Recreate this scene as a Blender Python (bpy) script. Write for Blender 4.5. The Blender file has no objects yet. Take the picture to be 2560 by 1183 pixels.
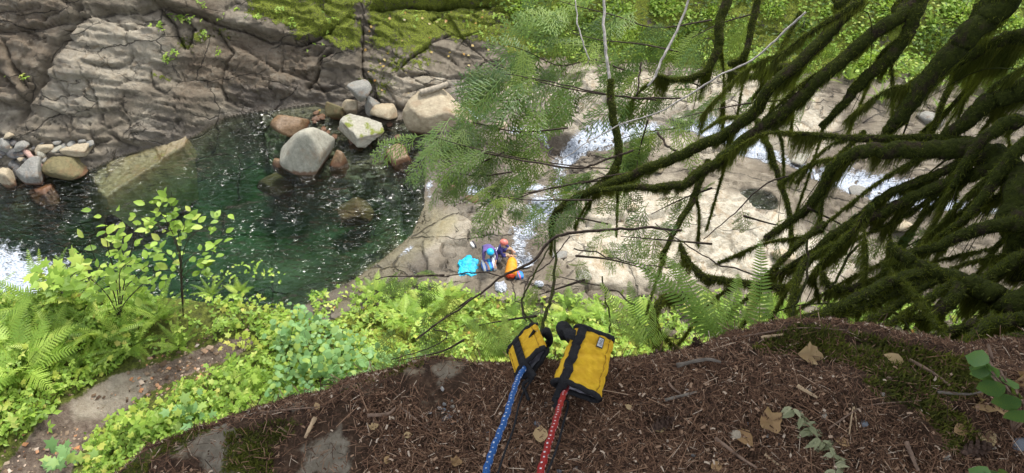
import bpy, bmesh, math, random
import numpy as np
from mathutils import Vector, Matrix
random.seed(7); RS = np.random.RandomState(7)
SC = bpy.context.scene
COL = SC.collection
R = math.radians

# ------------------------------------------------------------------ camera
CAMZ, FPX, PITCH = 21.0, 1828.0, R(48)
cd = bpy.data.cameras.new('camera'); cam = bpy.data.objects.new('camera', cd); COL.objects.link(cam)
cam.location = (0, 0, CAMZ); cam.rotation_euler = (R(90) - PITCH, 0, 0)
cd.sensor_width = 36; cd.lens = 36 * FPX / 2560; cd.clip_start = 0.02; cd.clip_end = 400
SC.camera = cam

# ------------------------------------------------------------------ sky, sun, exposure
SUN_EL, SUN_AZ = R(62), R(30)          # azimuth from +Y (down the view) towards +X
w = bpy.data.worlds.new('World'); SC.world = w; w.use_nodes = True
wn = w.node_tree; bg = wn.nodes['Background']
sk = wn.nodes.new('ShaderNodeTexSky'); sk.sky_type = 'NISHITA'; sk.sun_disc = False
sk.sun_elevation = SUN_EL; sk.sun_rotation = SUN_AZ
sk.air_density = 1.0; sk.dust_density = 3.0
hs = wn.nodes.new('ShaderNodeHueSaturation'); hs.inputs['Saturation'].default_value = 0.35
wn.links.new(sk.outputs[0], hs.inputs['Color']); wn.links.new(hs.outputs[0], bg.inputs['Color'])
bg.inputs['Strength'].default_value = 0.15
sd_ = bpy.data.lights.new('sun', 'SUN'); sd_.energy = 1.5; sd_.angle = R(10); sd_.color = (1, 0.96, 0.88)
sun = bpy.data.objects.new('sun', sd_); COL.objects.link(sun); sun.location = (5, 20, 45)
sdir = Vector((math.cos(SUN_EL) * math.sin(SUN_AZ), math.cos(SUN_EL) * math.cos(SUN_AZ), math.sin(SUN_EL)))
sun.rotation_euler = sdir.to_track_quat('Z', 'Y').to_euler()
SC.view_settings.view_transform = 'Standard'; SC.view_settings.look = 'None'
SC.view_settings.exposure = 1.45; SC.view_settings.gamma = 1
SC.cycles.use_denoising = True
try: SC.cycles.denoiser = 'OPENIMAGEDENOISE'
except Exception: pass
SC.cycles.max_bounces = 8; SC.cycles.transparent_max_bounces = 16
SC.cycles.diffuse_bounces = 3; SC.cycles.glossy_bounces = 3; SC.cycles.transmission_bounces = 4
SC.cycles.sample_clamp_indirect = 4

# ------------------------------------------------------------------ helpers
_F = np.array([0, math.cos(PITCH), -math.sin(PITCH)]); _U = np.array([0, math.sin(PITCH), math.cos(PITCH)])
_C = np.array([0, 0, CAMZ])
def ray(X, Y):
    return _F + np.array([1., 0, 0]) * (X - 1280) / FPX + _U * (591.5 - Y) / FPX
def at(X, Y, d):                       # point seen at photo pixel X, Y, d metres along the optical axis
    return Vector(_C + ray(X, Y) * d)
def onz(X, Y, z):                      # point of height z seen at that pixel
    r = ray(X, Y); return Vector(_C + r * ((z - CAMZ) / r[2]))
def proj(x, y, z):
    zz = z - CAMZ
    d = y * _F[1] + zz * _F[2]; u = y * _U[1] + zz * _U[2]
    return 1280 + FPX * x / d, 591.5 - FPX * u / d

def hash2(ix, iy, s):
    h = (ix.astype(np.int64) * 374761393 + iy.astype(np.int64) * 668265263 + s * 974711) & 0xffffffff
    h = ((h ^ (h >> 13)) * 1274126177) & 0xffffffff
    return ((h ^ (h >> 16)) & 0xffff) / 65535.0
def vnoise(x, y, s=0):
    x0 = np.floor(x); y0 = np.floor(y); fx = x - x0; fy = y - y0
    fx = fx * fx * fx * (fx * (fx * 6 - 15) + 10); fy = fy * fy * fy * (fy * (fy * 6 - 15) + 10)
    a = hash2(x0, y0, s); b = hash2(x0 + 1, y0, s); c = hash2(x0, y0 + 1, s); d = hash2(x0 + 1, y0 + 1, s)
    return (a + (b - a) * fx) * (1 - fy) + (c + (d - c) * fx) * fy
def fbm(x, y, s=0, o=5, g=0.5):
    r = 0; a = 1; t = 0
    for i in range(o):
        r = r + a * vnoise(x, y, s + i * 17); t += a; a *= g; x = x * 2.03 + 5.1; y = y * 2.03 + 9.7
    return r / t - 0.5                  # -0.5 .. 0.5
def cells(x, y, s=0):                  # voronoi: distance to nearest, gap to the second, id of the nearest
    x0 = np.floor(x); y0 = np.floor(y)
    d1 = np.full(x.shape, 9.); d2 = np.full(x.shape, 9.); idn = np.zeros(x.shape)
    for i in (-1, 0, 1):
        for j in (-1, 0, 1):
            cx = x0 + i; cy = y0 + j
            px = cx + hash2(cx, cy, s); py = cy + hash2(cx, cy, s + 1)
            d = np.hypot(px - x, py - y); n = d < d1
            d2 = np.where(n, d1, np.minimum(d2, d)); idn = np.where(n, hash2(cx, cy, s + 2), idn); d1 = np.minimum(d1, d)
    return d1, d2 - d1, idn
def sstep(a, b, x):
    t = np.clip((x - a) / (b - a), 0, 1); return t * t * (3 - 2 * t)
def polydist(X, Y, P, closed=False):   # unsigned distance to a polyline, signed side, position along it
    P = np.array(P, float)
    if closed: P = np.vstack([P, P[:1]])
    best = np.full(X.shape, 1e9); side = np.zeros(X.shape); along = np.zeros(X.shape)
    L = np.concatenate([[0], np.cumsum(np.hypot(*np.diff(P, axis=0).T))])
    for i in range(len(P) - 1):
        ax, ay = P[i]; bx, by = P[i + 1]; dx, dy = bx - ax, by - ay; l2 = dx * dx + dy * dy + 1e-12
        t = np.clip(((X - ax) * dx + (Y - ay) * dy) / l2, 0, 1)
        d = np.hypot(X - ax - t * dx, Y - ay - t * dy); n = d < best
        best = np.where(n, d, best); side = np.where(n, np.sign((X - ax) * dy - (Y - ay) * dx), side)
        along = np.where(n, (L[i] + t * (L[i + 1] - L[i])) / L[-1], along)
    return best, side, along
def inpoly(X, Y, P):
    P = np.array(P, float); c = np.zeros(X.shape, bool); j = len(P) - 1
    for i in range(len(P)):
        xi, yi = P[i]; xj, yj = P[j]
        if yi != yj:
            c ^= ((yi > Y) != (yj > Y)) & (X < (xj - xi) * (Y - yi) / (yj - yi) + xi)
        j = i
    return c
def sdpoly(X, Y, P):                   # negative inside
    d, _, _ = polydist(X, Y, P, True); return np.where(inpoly(X, Y, P), -d, d)

def npmesh(name, V, F, attrs=None, smooth=True):
    V = np.asarray(V, np.float32); F = np.asarray(F, np.int32); m = bpy.data.meshes.new(name)
    k = F.shape[1]
    m.vertices.add(len(V)); m.vertices.foreach_set('co', V.ravel())
    m.loops.add(F.size); m.loops.foreach_set('vertex_index', F.ravel())
    m.polygons.add(len(F)); m.polygons.foreach_set('loop_start', np.arange(0, F.size, k, dtype=np.int32))
    m.polygons.foreach_set('loop_total', np.full(len(F), k, np.int32))
    if smooth: m.polygons.foreach_set('use_smooth', np.ones(len(F), bool))
    m.update(calc_edges=True)
    for n, a in (attrs or {}).items():
        at_ = m.attributes.new(n, 'FLOAT', 'POINT'); at_.data.foreach_set('value', np.asarray(a, np.float32))
    return m
def link(name, mesh, mat=None, parent=None, loc=None, rot=None, scale=None):
    o = bpy.data.objects.new(name, mesh); COL.objects.link(o)
    if mat is not None and mesh is not None:
        ms = mat if isinstance(mat, (list, tuple)) else [mat]
        if len(mesh.materials) == 0:
            for mm in ms: mesh.materials.append(mm)
    if parent is not None: o.parent = parent
    if loc is not None: o.location = loc
    if rot is not None: o.rotation_euler = rot
    if scale is not None: o.scale = scale if hasattr(scale, '__len__') else (scale,) * 3
    return o
def tag(o, label=None, cat=None, group=None, kind=None):
    if label: o['label'] = label
    if cat: o['category'] = cat
    if group: o['group'] = group
    if kind: o['kind'] = kind
    return o
def empty(name, loc, rz=0):
    o = bpy.data.objects.new(name, None); COL.objects.link(o); o.location = loc; o.rotation_euler = (0, 0, rz)
    o.empty_display_size = 0.05
    return o

_ORD = 'leftmost second third fourth fifth sixth seventh eighth ninth tenth eleventh twelfth thirteenth fourteenth fifteenth sixteenth seventeenth eighteenth nineteenth twentieth twenty-first twenty-second twenty-third twenty-fourth twenty-fifth twenty-sixth'.split()
def order(items, key=lambda q: q[0]):  # index -> words for its place counted from the left of the picture
    idx = sorted(range(len(items)), key=lambda i: key(items[i])); n = len(items); out = {}
    for k, i in enumerate(idx): out[i] = 'leftmost' if k == 0 else 'rightmost' if k == n - 1 else _ORD[k] + ' from left'
    return out
class MB:                              # collects triangles and quads, kept as tris
    def __init__(s): s.v = []; s.f = []; s.m = []; s.t = []; s.n = 0
    def add(s, V, F, mi=0, tint=0.5):
        V = np.asarray(V, float).reshape(-1, 3)
        for f in F:
            f = [i + s.n for i in f]
            s.f.append((f[0], f[1], f[2])); s.m.append(mi)
            for q in range(3, len(f)): s.f.append((f[0], f[q - 1], f[q])); s.m.append(mi)
        s.v.append(V); s.t.append(np.full(len(V), tint)); s.n += len(V)
    def tube(s, P, rad, n=6, mi=0, tint=0.5, cap=True, jag=0.0):
        P = [Vector(p) for p in P]; rad = rad if hasattr(rad, '__len__') else [rad] * len(P)
        V = []; F = []; up = None
        for i, p in enumerate(P):
            d = (P[min(i + 1, len(P) - 1)] - P[max(i - 1, 0)])
            d = d.normalized() if d.length > 1e-9 else Vector((0, 0, 1))
            if up is None:
                up = Vector((0, 0, 1)) if abs(d.z) < 0.9 else Vector((1, 0, 0))
            a = d.cross(up).normalized(); b = a.cross(d).normalized(); up = b
            for k in range(n):
                t = 2 * math.pi * k / n; rr = rad[i] * (1 + jag * (random.random() - .5))
                V.append(p + (a * math.cos(t) + b * math.sin(t)) * rr)
        for i in range(len(P) - 1):
            for k in range(n):
                F.append((i * n + k, i * n + (k + 1) % n, (i + 1) * n + (k + 1) % n, (i + 1) * n + k))
        if cap:
            F.append(tuple(range(n))[::-1]); F.append(tuple(range((len(P) - 1) * n, len(P) * n)))
        s.add(V, F, mi, tint)
    def mesh(s, name, smooth=True):
        m = npmesh(name, np.vstack(s.v), np.array(s.f), {'tint': np.concatenate(s.t)}, smooth)
        if any(s.m): m.polygons.foreach_set('material_index', np.array(s.m, np.int32))
        return m
    def build(s, name, mat, parent=None, smooth=True, **k):
        m = s.mesh(name, smooth); ms = mat if isinstance(mat, (list, tuple)) else [mat]
        for mm in ms: m.materials.append(mm)
        return link(name, m, None, parent, **k)
def scatter(name, tv, tf, M, T, tint, smooth=False):     # many copies of one template in one mesh
    tv = np.asarray(tv, float); tf = np.asarray(tf, int); N = len(T)
    V = np.einsum('nij,kj->nki', M, tv) + T[:, None, :]
    F = tf[None] + (np.arange(N) * len(tv))[:, None, None]
    return npmesh(name, V.reshape(-1, 3), F.reshape(-1, tf.shape[1]), {'tint': np.repeat(tint, len(tv))}, smooth)
def frames(D, Nrm, S):                 # matrices whose x axis is D, z axis about Nrm, scaled by S (N,) or (N,3)
    D = D / np.linalg.norm(D, axis=1, keepdims=True)
    B = np.cross(Nrm, D); B /= np.linalg.norm(B, axis=1, keepdims=True) + 1e-9
    Z = np.cross(D, B); M = np.stack([D, B, Z], axis=2)
    S = np.asarray(S); S = S[:, None, None] if S.ndim == 1 else S[:, None, :]
    return M * S
def curve(P, n):                       # smooth catmull-rom through points (any dimension), n samples
    P = np.array([list(p) for p in P], float)
    if len(P) == 2: return np.array([P[0] + (P[1] - P[0]) * t for t in np.linspace(0, 1, n)])
    Q = np.vstack([2 * P[0] - P[1], P, 2 * P[-1] - P[-2]]); out = []
    for t in np.linspace(0, len(P) - 1 - 1e-9, n):
        i = int(t); f = t - i; a, b, c, d = Q[i:i + 4]
        out.append(0.5 * ((2 * b) + (c - a) * f + (2 * a - 5 * b + 4 * c - d) * f * f + (3 * b - a - 3 * c + d) * f ** 3))
    return np.array(out)

# ------------------------------------------------------------------ material helpers
class NT:
    def __init__(s, name):
        s.m = bpy.data.materials.new(name); s.m.use_nodes = True; s.t = s.m.node_tree
        s.b = s.t.nodes['Principled BSDF']; s.o = s.t.nodes['Material Output']
    def n(s, k, **kw):
        x = s.t.nodes.new('ShaderNode' + k)
        for a, v in kw.items(): setattr(x, a, v)
        return x
    def l(s, a, b): s.t.links.new(a, b)
    def coord(s, kind='Object'):
        if not hasattr(s, 'tc'): s.tc = s.n('TexCoord')
        return s.tc.outputs[kind]
    def noise(s, scale, detail=4, rough=0.55, stretch=None, dist=0.0, kind='Object'):
        x = s.n('TexNoise'); x.inputs['Scale'].default_value = scale; x.inputs['Detail'].default_value = detail
        x.inputs['Roughness'].default_value = rough; x.inputs['Distortion'].default_value = dist
        v = s.coord(kind)
        if stretch:
            mp = s.n('Mapping'); mp.inputs['Scale'].default_value = stretch[:3]
            if len(stretch) > 3: mp.inputs['Rotation'].default_value = stretch[3:6]
            s.l(v, mp.inputs[0]); v = mp.outputs[0]
        s.l(v, x.inputs['Vector']); return x.outputs['Fac']
    def voro(s, scale, feature='F1'):
        x = s.n('TexVoronoi', feature=feature); x.inputs['Scale'].default_value = scale
        s.l(s.coord(), x.inputs['Vector']); return x
    def attr(s, name):
        x = s.n('Attribute'); x.attribute_name = name; return x.outputs['Fac']
    def orand(s):
        return s.n('ObjectInfo').outputs['Random']
    def ramp(s, fac, stops):
        x = s.n('ValToRGB'); e = x.color_ramp.elements
        while len(e) > 1: e.remove(e[0])
        e[0].position = stops[0][0]; e[0].color = s.c4(stops[0][1])
        for p, c in stops[1:]:
            q = e.new(p); q.color = s.c4(c)
        s.l(fac, x.inputs[0]); return x.outputs[0]
    @staticmethod
    def c4(c): return (c, c, c, 1) if not hasattr(c, '__len__') else (*c[:3], 1)
    def put(s, v, sock):
        if hasattr(v, 'is_linked') or isinstance(v, bpy.types.NodeSocket): s.l(v, sock)
        elif hasattr(v, '__len__') and sock.type == 'RGBA': sock.default_value = s.c4(v)
        elif sock.type == 'RGBA': sock.default_value = s.c4(v)
        else: sock.default_value = v
    def mix(s, fac, a, b, blend='MIX'):
        x = s.n('Mix', data_type='RGBA', blend_type=blend); s.put(fac, x.inputs[0]); s.put(a, x.inputs[6]); s.put(b, x.inputs[7])
        return x.outputs[2]
    def math(s, op, a, b=0.0, clamp=False):
        x = s.n('Math', operation=op, use_clamp=clamp); s.put(a, x.inputs[0]); s.put(b, x.inputs[1]); return x.outputs[0]
    def step(s, v, a, b):
        x = s.n('MapRange'); x.interpolation_type = 'SMOOTHSTEP'; s.put(v, x.inputs[0])
        x.inputs[1].default_value = a; x.inputs[2].default_value = b; return x.outputs[0]
    def bump(s, h, strength=0.5, dist=0.02, prev=None):
        x = s.n('Bump'); x.inputs['Strength'].default_value = strength; x.inputs['Distance'].default_value = dist
        s.l(h, x.inputs['Height'])
        if prev: s.l(prev, x.inputs['Normal'])
        return x.outputs[0]
    def done(s, color=None, rough=None, normal=None, spec=None):
        if color is not None: s.put(color, s.b.inputs['Base Color'])
        if rough is not None: s.put(rough, s.b.inputs['Roughness'])
        if normal is not None: s.l(normal, s.b.inputs['Normal'])
        if spec is not None: s.put(spec, s.b.inputs['Specular IOR Level'])
        return s.m
def leafmat(name, stops, trans=0.4, gloss=0.45, use='tint', veins=False):
    t = NT(name); r = t.attr('tint') if use == 'tint' else t.orand()
    c = t.ramp(r, stops)
    n_ = t.noise(9 if use == 'tint' else 40, 2); c = t.mix(t.step(n_, .35, .7), c, t.mix(0.25, c, (0.30, 0.30, 0.03)))
    t.done(c, gloss, spec=0.35)
    tr = t.n('BsdfTranslucent'); t.l(t.mix(0.5, c, (0.32, 0.42, 0.03)), tr.inputs[0])
    mx = t.n('MixShader'); mx.inputs[0].default_value = trans
    t.l(t.b.outputs[0], mx.inputs[1]); t.l(tr.outputs[0], mx.inputs[2]); t.l(mx.outputs[0], t.o.inputs[0])
    return t.m
def plain(name, col, rough=0.6, var=0.25, scale=30, bump=0.0, spec=0.4):
    t = NT(name); n_ = t.noise(scale, 5)
    c = t.mix(t.step(n_, .3, .75), tuple(x * (1 - var) for x in col), tuple(min(1, x * (1 + var)) for x in col))
    return t.done(c, rough, t.bump(n_, bump, 0.01) if bump else None, spec)
# ------------------------------------------------------------------ the gorge: terrain
def W(pts, z=0.0): return [tuple(onz(x, y, z)[:2]) for x, y in pts]
POOL = W([(-500, 455), (-150, 450), (60, 452), (150, 440), (225, 425), (300, 392), (380, 370), (440, 360), (490, 340), (560, 297), (620, 284), (690, 276),
          (790, 262), (860, 285), (905, 318), (960, 312), (1035, 300), (1060, 340), (1062, 430), (1060, 520), (1030, 590), (960, 650), (890, 700), (800, 748),
          (650, 830), (300, 860), (0, 860), (-500, 860)])
FAR = W([(-700, 452), (-150, 450), (60, 446), (150, 436), (225, 425), (300, 392), (380, 370), (440, 360), (490, 340), (560, 297), (620, 284), (690, 276), (790, 262),
         (850, 262), (900, 262), (960, 268), (1010, 286), (1060, 262), (1110, 232), (1200, 215), (1300, 175), (1450, 150), (1700, 140), (2000, 165), (2300, 180), (2600, 180), (3000, 190)])
_fx, _fy = np.array(FAR).T
def near_line(x): return np.interp(x, [-7, -4.5, -2, 1, 6, 14, 30], [14.9, 16.4, 16.6, 15.6, 14.6, 14.2, 14.0])
def strips(P, w):                      # rim of a traced outline
    return P
CRACKS = [  # photo polyline on the cliff, groove depth, groove half width px, step height (+ raises its left-hand side), step reach px
    ([(385, 5), (430, 20), (487, 36), (558, 61), (634, 79), (675, 97), (751, 106), (795, 94), (840, 60)], .30, 5, .38, 70),
    ([(-40, 74), (96, 68), (150, 52), (243, 36), (284, 25), (345, 29), (400, 10)], .16, 4, .22, 60),
    ([(198, -5), (188, 46), (167, 76), (127, 137), (112, 193), (96, 218), (66, 254), (50, 300)], .32, 9, .0, 40),
    ([(160, 92), (190, 96), (205, 84), (225, 92)], .10, 3, .1, 25),
    ([(208, 157), (238, 160), (284, 167), (314, 157), (325, 132)], .10, 3, .16, 28),
    ([(213, 178), (223, 203), (238, 233), (248, 274), (262, 305)], .07, 3, .12, 30),
    ([(112, 193), (140, 200), (150, 222), (166, 240)], .08, 3, .10, 25),
    ([(127, 150), (135, 180), (150, 215), (170, 250)], .09, 3, -.10, 25),
    ([(440, 52), (490, 70), (537, 66), (558, 101), (588, 137), (566, 168), (553, 218), (563, 238), (608, 259), (654, 274)], .12, 3.5, .14, 40),
    ([(560, 101), (620, 130), (649, 152), (700, 180), (771, 196)], .07, 3, -.16, 35),
    ([(710, 147), (705, 183)], .12, 3, .12, 14), ([(649, 152), (641, 168)], .10, 3, .1, 14),
    ([(835, 124), (801, 147), (786, 203), (766, 225)], .26, 4, .12, 30),
    ([(812, 120), (790, 140), (755, 138)], .16, 3, .1, 20), ([(775, 110), (750, 130)], .14, 3, .1, 20),
    ([(390, 20), (421, 56), (446, 101), (458, 121), (470, 122), (482, 91), (478, 60), (430, 20)], .16, 5, -.30, 20),
    ([(375, 172), (380, 200), (390, 223), (421, 238)], .08, 3, .10, 28), ([(375, 172), (405, 180), (440, 205)], .05, 2.5, -.05, 18),
    ([(117, 274), (177, 289), (230, 284)], .10, 3, .14, 22), ([(177, 289), (180, 350)], .08, 3, .1, 22),
    ([(222, 300), (230, 345), (262, 352)], .10, 3, .1, 22), ([(160, 352), (225, 356), (280, 348)], .14, 3, .14, 22),
    ([(274, 330), (314, 355), (365, 378), (400, 366)], .14, 4, .18, 22), ([(440, 275), (455, 305)], .05, 2, .05, 18),
    ([(560, 240), (590, 262), (640, 278)], .08, 3, .1, 20), ([(770, 215), (800, 225), (850, 215)], .09, 3, .1, 16),
    ([(0, 100), (30, 160), (60, 210), (75, 225)], .20, 5, -.16, 40), ([(0, 180), (40, 215), (66, 254)], .16, 4, .18, 30), ([(0, 250), (50, 262)], .14, 4, .2, 30),
    ([(0, 25), (60, 22), (110, 18)], .10, 3, .12, 25), ([(96, 68), (110, 40), (150, 30)], .1, 3, .1, 20),
    ([(255, 60), (330, 70)], .04, 2.5, .05, 20), ([(320, 132), (350, 150)], .04, 2, .04, 20),
    ([(905, 60), (898, 130), (900, 180), (912, 215), (918, 240)], .16, 4, -.25, 40),
    ([(930, 20), (1010, 8), (1080, 12), (1160, 0), (1240, 6)], .40, 8, .45, 50),
    ([(990, 195), (1060, 188), (1120, 195), (1170, 188), (1215, 200)], .12, 3, .12, 22), ([(1000, 240), (1040, 228), (1075, 218)], .08, 2.5, .06, 16),
    ([(965, 215), (990, 255), (1003, 285)], .06, 3, .08, 18), ([(1090, 128), (1130, 150), (1150, 165)], .07, 3, .07, 20),
    ([(1165, 222), (1200, 235), (1240, 255)], .12, 4, .1, 20), ([(1330, 80), (1370, 60), (1400, 50)], .4, 6, .2, 20),
]
def smax(a, b, k): h = np.clip(0.5 + 0.5 * (a - b) / k, 0, 1); return b + (a - b) * h + k * h * (1 - h)
def terrain_base(x, y):
    wob = 0.5 * fbm(x * .35, y * .35, 3, 3)
    yc = np.interp(x, _fx, _fy)
    t = y - yc
    sl = np.interp(x, [-24, -17, -9, -7.2, -6.5, -2, 2, 6, 24], [1.15, 1.25, 1.3, 1.15, .8, .75, .55, .5, .55])
    tt = np.maximum(t, 0)
    zc = sl * tt + np.maximum(tt - np.interp(x, [-20, -4, 2, 30], [5, 6.5, 5, 5]), 0) * 1.1 + wob * sstep(.5, 3, tt)
    zc = np.where(zc > 12, 12 + (zc - 12) * .25, zc)
    s = sdpoly(x, y, POOL)
    X0, Y0 = proj(x, y, np.zeros_like(x))
    shal = np.maximum(sstep(640, 760, X0) * sstep(480, 400, Y0), sstep(200, 60, X0) * sstep(560, 470, Y0) * .8)
    dep = np.where(s < 0, -s, 0)
    cap = (3.3 - 1.3 * np.exp(-(((X0 - 640) / 260) ** 2 + ((Y0 - 600) / 90) ** 2))) * (1 - shal) + .45 * shal
    zp = -cap * (1 - np.exp(-dep * np.where(X0 > 990, 3.0, np.where(X0 < 650, 2.4, 1.3)) * (1 - .5 * shal) / np.maximum(cap, .3) * 1.0))
    # creek floor
    zf = 0.12 + np.minimum(np.maximum(s, 0), 3) * .06 + .012 * np.maximum(x + 4, 0) + .55 * np.maximum(fbm(x * .22, y * .35, 11, 4), -.25) * sstep(0, 2.5, s)
    cr = np.minimum.reduce([polydist(x, y, p)[0] for p in CREEK])
    zf = zf - .38 * np.exp(-(cr / .75) ** 2) * sstep(.2, 1.5, s)
    zf = zf + .9 * np.exp(-((x - 3.5) ** 2 / 9 + (y - 27.2) ** 2 / 2.2)) + .8 * np.exp(-((x - 8.3) ** 2 / 7 + (y - 19.6) ** 2 / 3)) + .5 * np.exp(-((x - 12) ** 2 / 9 + (y - 26.5) ** 2 / 2))
    for hx, hy, hr, hd in POTS: zf = zf - hd * sstep(hr * 1.25, hr * .75, np.hypot((x - hx) / 1.2, y - hy))
    z = np.where(s < 0, zp, zf)
    z = np.where(t > 0, np.maximum(zc, np.where(s < 0, -9, .08)) , z)
    yn = near_line(x); u = np.maximum(yn - y, 0)
    zn = (.34 * np.minimum(u, 3.5) + .12 * np.maximum(u - 3.5, 0) + wob * .5 * sstep(0, 1.5, u)) * sstep(-9.5, -6, x) - 6 * sstep(-7, -9.5, x)
    z = np.where(u > 0, np.maximum(z, zn - .05), z)
    return z, t, s, u, yc
CREEK = [W([(2600, 560), (2300, 520), (2090, 470), (1960, 420), (1800, 345), (1690, 330), (1560, 350), (1420, 385), (1395, 470), (1350, 540), (1300, 600), (1310, 680)]),
         W([(1420, 385), (1330, 340), (1270, 330), (1200, 300), (1120, 270), (1075, 285)]), W([(1395, 470), (1290, 480), (1180, 470), (1095, 470)])]
POTS = [(*onz(1885, 520, .4)[:2], .62, 1.1), (*onz(1390, 372, .3)[:2], .8, .5)]

def make_terrain():
    gx = np.concatenate([np.linspace(-31, -1, 660)[:-1], np.linspace(-1, 35, 430)]); gy = np.concatenate([np.linspace(9.0, 13, 40)[:-1], np.linspace(13, 21.5, 105)[:-1], np.linspace(21.5, 33, 255)[:-1], np.linspace(33, 37, 50)[:-1], np.linspace(37, 52, 34)])
    x, y = np.meshgrid(gx, gy); sh = x.shape
    z, t, s, u, yc = terrain_base(x, y)
    X, Y = proj(x, y, z)
    far = sstep(-.05, .35, t) * (X < 1260)
    farf = sstep(0, .5, t)
    wx = 26 * fbm(X * .02, Y * .02, 40, 3) + 6 * fbm(X * .12, Y * .12, 44, 2); wy = 26 * fbm(X * .02 + 9, Y * .02, 41, 3) + 6 * fbm(X * .12, Y * .12 + 7, 45, 2)
    disp = np.zeros(sh)
    disp += .40 * fbm(x * .45, (y + z) * .45, 50, 3) + .05 * fbm(x * 3, (y + z) * 3, 51, 3)
    # angular facets: tilted plates at three sizes, lying along the bedding
    bw = z * 1.0 + y * .55; al_ = x - .25 * bw
    for sc_, am, sx, sy, sd in ((.36, .34, .8, 1.5, 151), (1.0, .21, .6, 1.7, 161), (2.2, .075, .5, 2.0, 171), (4.6, .022, .5, 2.2, 181)):
        u_ = al_ * sc_ * sx + .5 * fbm(al_ * sc_, bw * sc_, sd, 3); v_ = (bw + .30 * x) * sc_ * sy + .5 * fbm(al_ * sc_ + 4, bw * sc_, sd + 3, 3)
        q1, q2, q3 = cells(u_, v_, sd); h2 = (q3 * 7.31) % 1; h3 = (q3 * 13.77) % 1
        fu = u_ - np.floor(u_); fv = v_ - np.floor(v_)
        msk = .35 + .65 * sstep(-.08, .10, fbm(x * .25 + sd, (y + z) * .25, sd + 5, 3))
        if sc_ > 2: msk = sstep(-.08, .10, fbm(x * .4 + sd, (y + z) * .4, sd + 5, 3))
        disp += am * msk * ((q3 - .5) + (h2 - .5) * 1.3 * (fu - .5) + (h3 - .5) * 1.6 * (fv - .5) - .5 * sstep(.05, 0, q2) * (h2 > .45))
    # bedding: steps dipping to the right, broken into blocks
    b = (z * 1.0 + y * .35 + .22 * x + .7 * fbm(x * .3, y * .3, 52, 3)) / .55
    fr = b - np.floor(b)
    disp += (.10 * (sstep(0, .12, fr) - fr)) * sstep(-.12, .12, fbm(x * .5, (y + z) * .5, 53, 3))
    d1, gap, idn = cells(x * .62 + .35 * fbm(x, y, 54, 3), (z * 1.1 + y * .8) * .75 + .3 * x, 55)
    disp += (idn - .5) * .20 * sstep(-.05, .2, fbm(x * .33, (y + z) * .33, 58, 3) + .06) - .07 * sstep(.06, 0, gap) * sstep(-.1, .1, fbm(x * .4, (y + z) * .4, 59, 2))
    for P, gd, gw, st, reach in CRACKS:
        P = np.array(P, float); bx0, by0 = P.min(0) - 3 * reach - 30; bx1, by1 = P.max(0) + 3 * reach + 30
        k = (X > bx0) & (X < bx1) & (Y > by0) & (Y < by1)
        if not k.any(): continue
        d, sg, al = polydist(X[k] + wx[k] * .35, Y[k] + wy[k] * .35, P)
        endf = sstep(0, .08, al) * sstep(1, .92, al) * .7 + .3
        up = np.where(sg > 0, 1, 0)
        disp[k] += -gd * 1.5 * np.exp(-(d / (gw + 1.2)) ** 2) * endf + 1.3 * st * np.exp(-d / reach) * (up - .25) * endf
    disp *= 1.05
    disp *= far + .5 * (farf - far) * (farf > far)
    nx, ny, nz = np.zeros(sh), np.where(t > 0, -.62, 0), np.where(t > 0, .78, 1)
    # floor relief: smooth water-worn sandstone and low-bank lumps
    fl = (t <= 0) & (s > 0)
    disp += np.where(fl, .12 * fbm(x * 1.4, y * 2.6, 60, 4) + .05 * fbm(x * 5, y * 8, 61, 3), 0) * sstep(0, .6, np.minimum(np.maximum(s, 0), np.maximum(-t, 0)))
    d1, gap, idn = cells(x * 1.7 + fbm(x * 2, y * 2, 64), y * 2.4, 62)
    disp += np.where(fl, (idn - .4) * .22 - .12 * sstep(.1, 0, gap), 0) * sstep(-.04, .12, fbm(x * .3, y * .4, 63, 3)) * sstep(.3, 1, s)
    q1, q2, q3 = cells(x * .55 + fbm(x * .8, y * .8, 67), y * .8 + .2 * x, 66)
    disp += np.where(fl, (q3 - .5) * .38 - .15 * sstep(.07, 0, q2), 0) * sstep(.3, 1.2, np.minimum(s, -t))
    # cobbled bed in the shallows
    d1, gap, idn = cells(x * 2.6, y * 3.0, 70)
    d3, g3, id3 = cells(x * 5.3, y * 6.0, 75)
    disp += np.where(s < 0, (.16 * idn + .06) * (1 - d1 * d1 * 2.2) + .12 * id3 * (1 - 2 * d3 * d3), 0) * sstep(0, -.4, s) * (.25 + .75 * sstep(-1.6, -.7, z))
    px, py, pz = x + nx * disp, y + ny * disp, z + nz * disp
    pz = np.where((s < 0) & (t <= 0), np.minimum(pz, -.06 + .05 * np.abs(s)), pz)
    X, Y = proj(px, py, pz)
    # ---- what the rock wears (photo outlines carried on to the rock)
    n1 = 60 * fbm(X * .02, Y * .03, 80, 5)
    def m(P, soft=25): return sstep(soft, -soft, sdpoly(X, Y, P) + n1)
    pn = fbm(px * 1.1, (py + pz) * 1.1, 81, 5)
    moss = np.maximum.reduce([m([(560, -40), (900, -40), (905, 120), (860, 150), (800, 90), (720, 80), (640, 40)]) * .74,
        m([(900, -40), (1330, -40), (1330, 110), (1120, 100), (1040, 140), (930, 110)]) * .74,
        m([(895, 90), (1080, 90), (1160, 180), (1010, 200), (960, 250), (905, 235)], 30) * .42,
        m([(1250, -60), (2700, -60), (2700, 190), (2000, 190), (1500, 150), (1250, 160)], 20) * .75,
        m([(440, 95), (500, 95), (490, 140), (440, 135)], 10) * .5, m([(380, 180), (440, 190), (430, 215), (385, 205)], 8) * .6, m([(480, 90), (560, 75), (660, 95), (560, 110)], 12) * .45,
        m([(1180, 180), (1290, 200), (1280, 240), (1180, 240)], 14) * .5])
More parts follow.
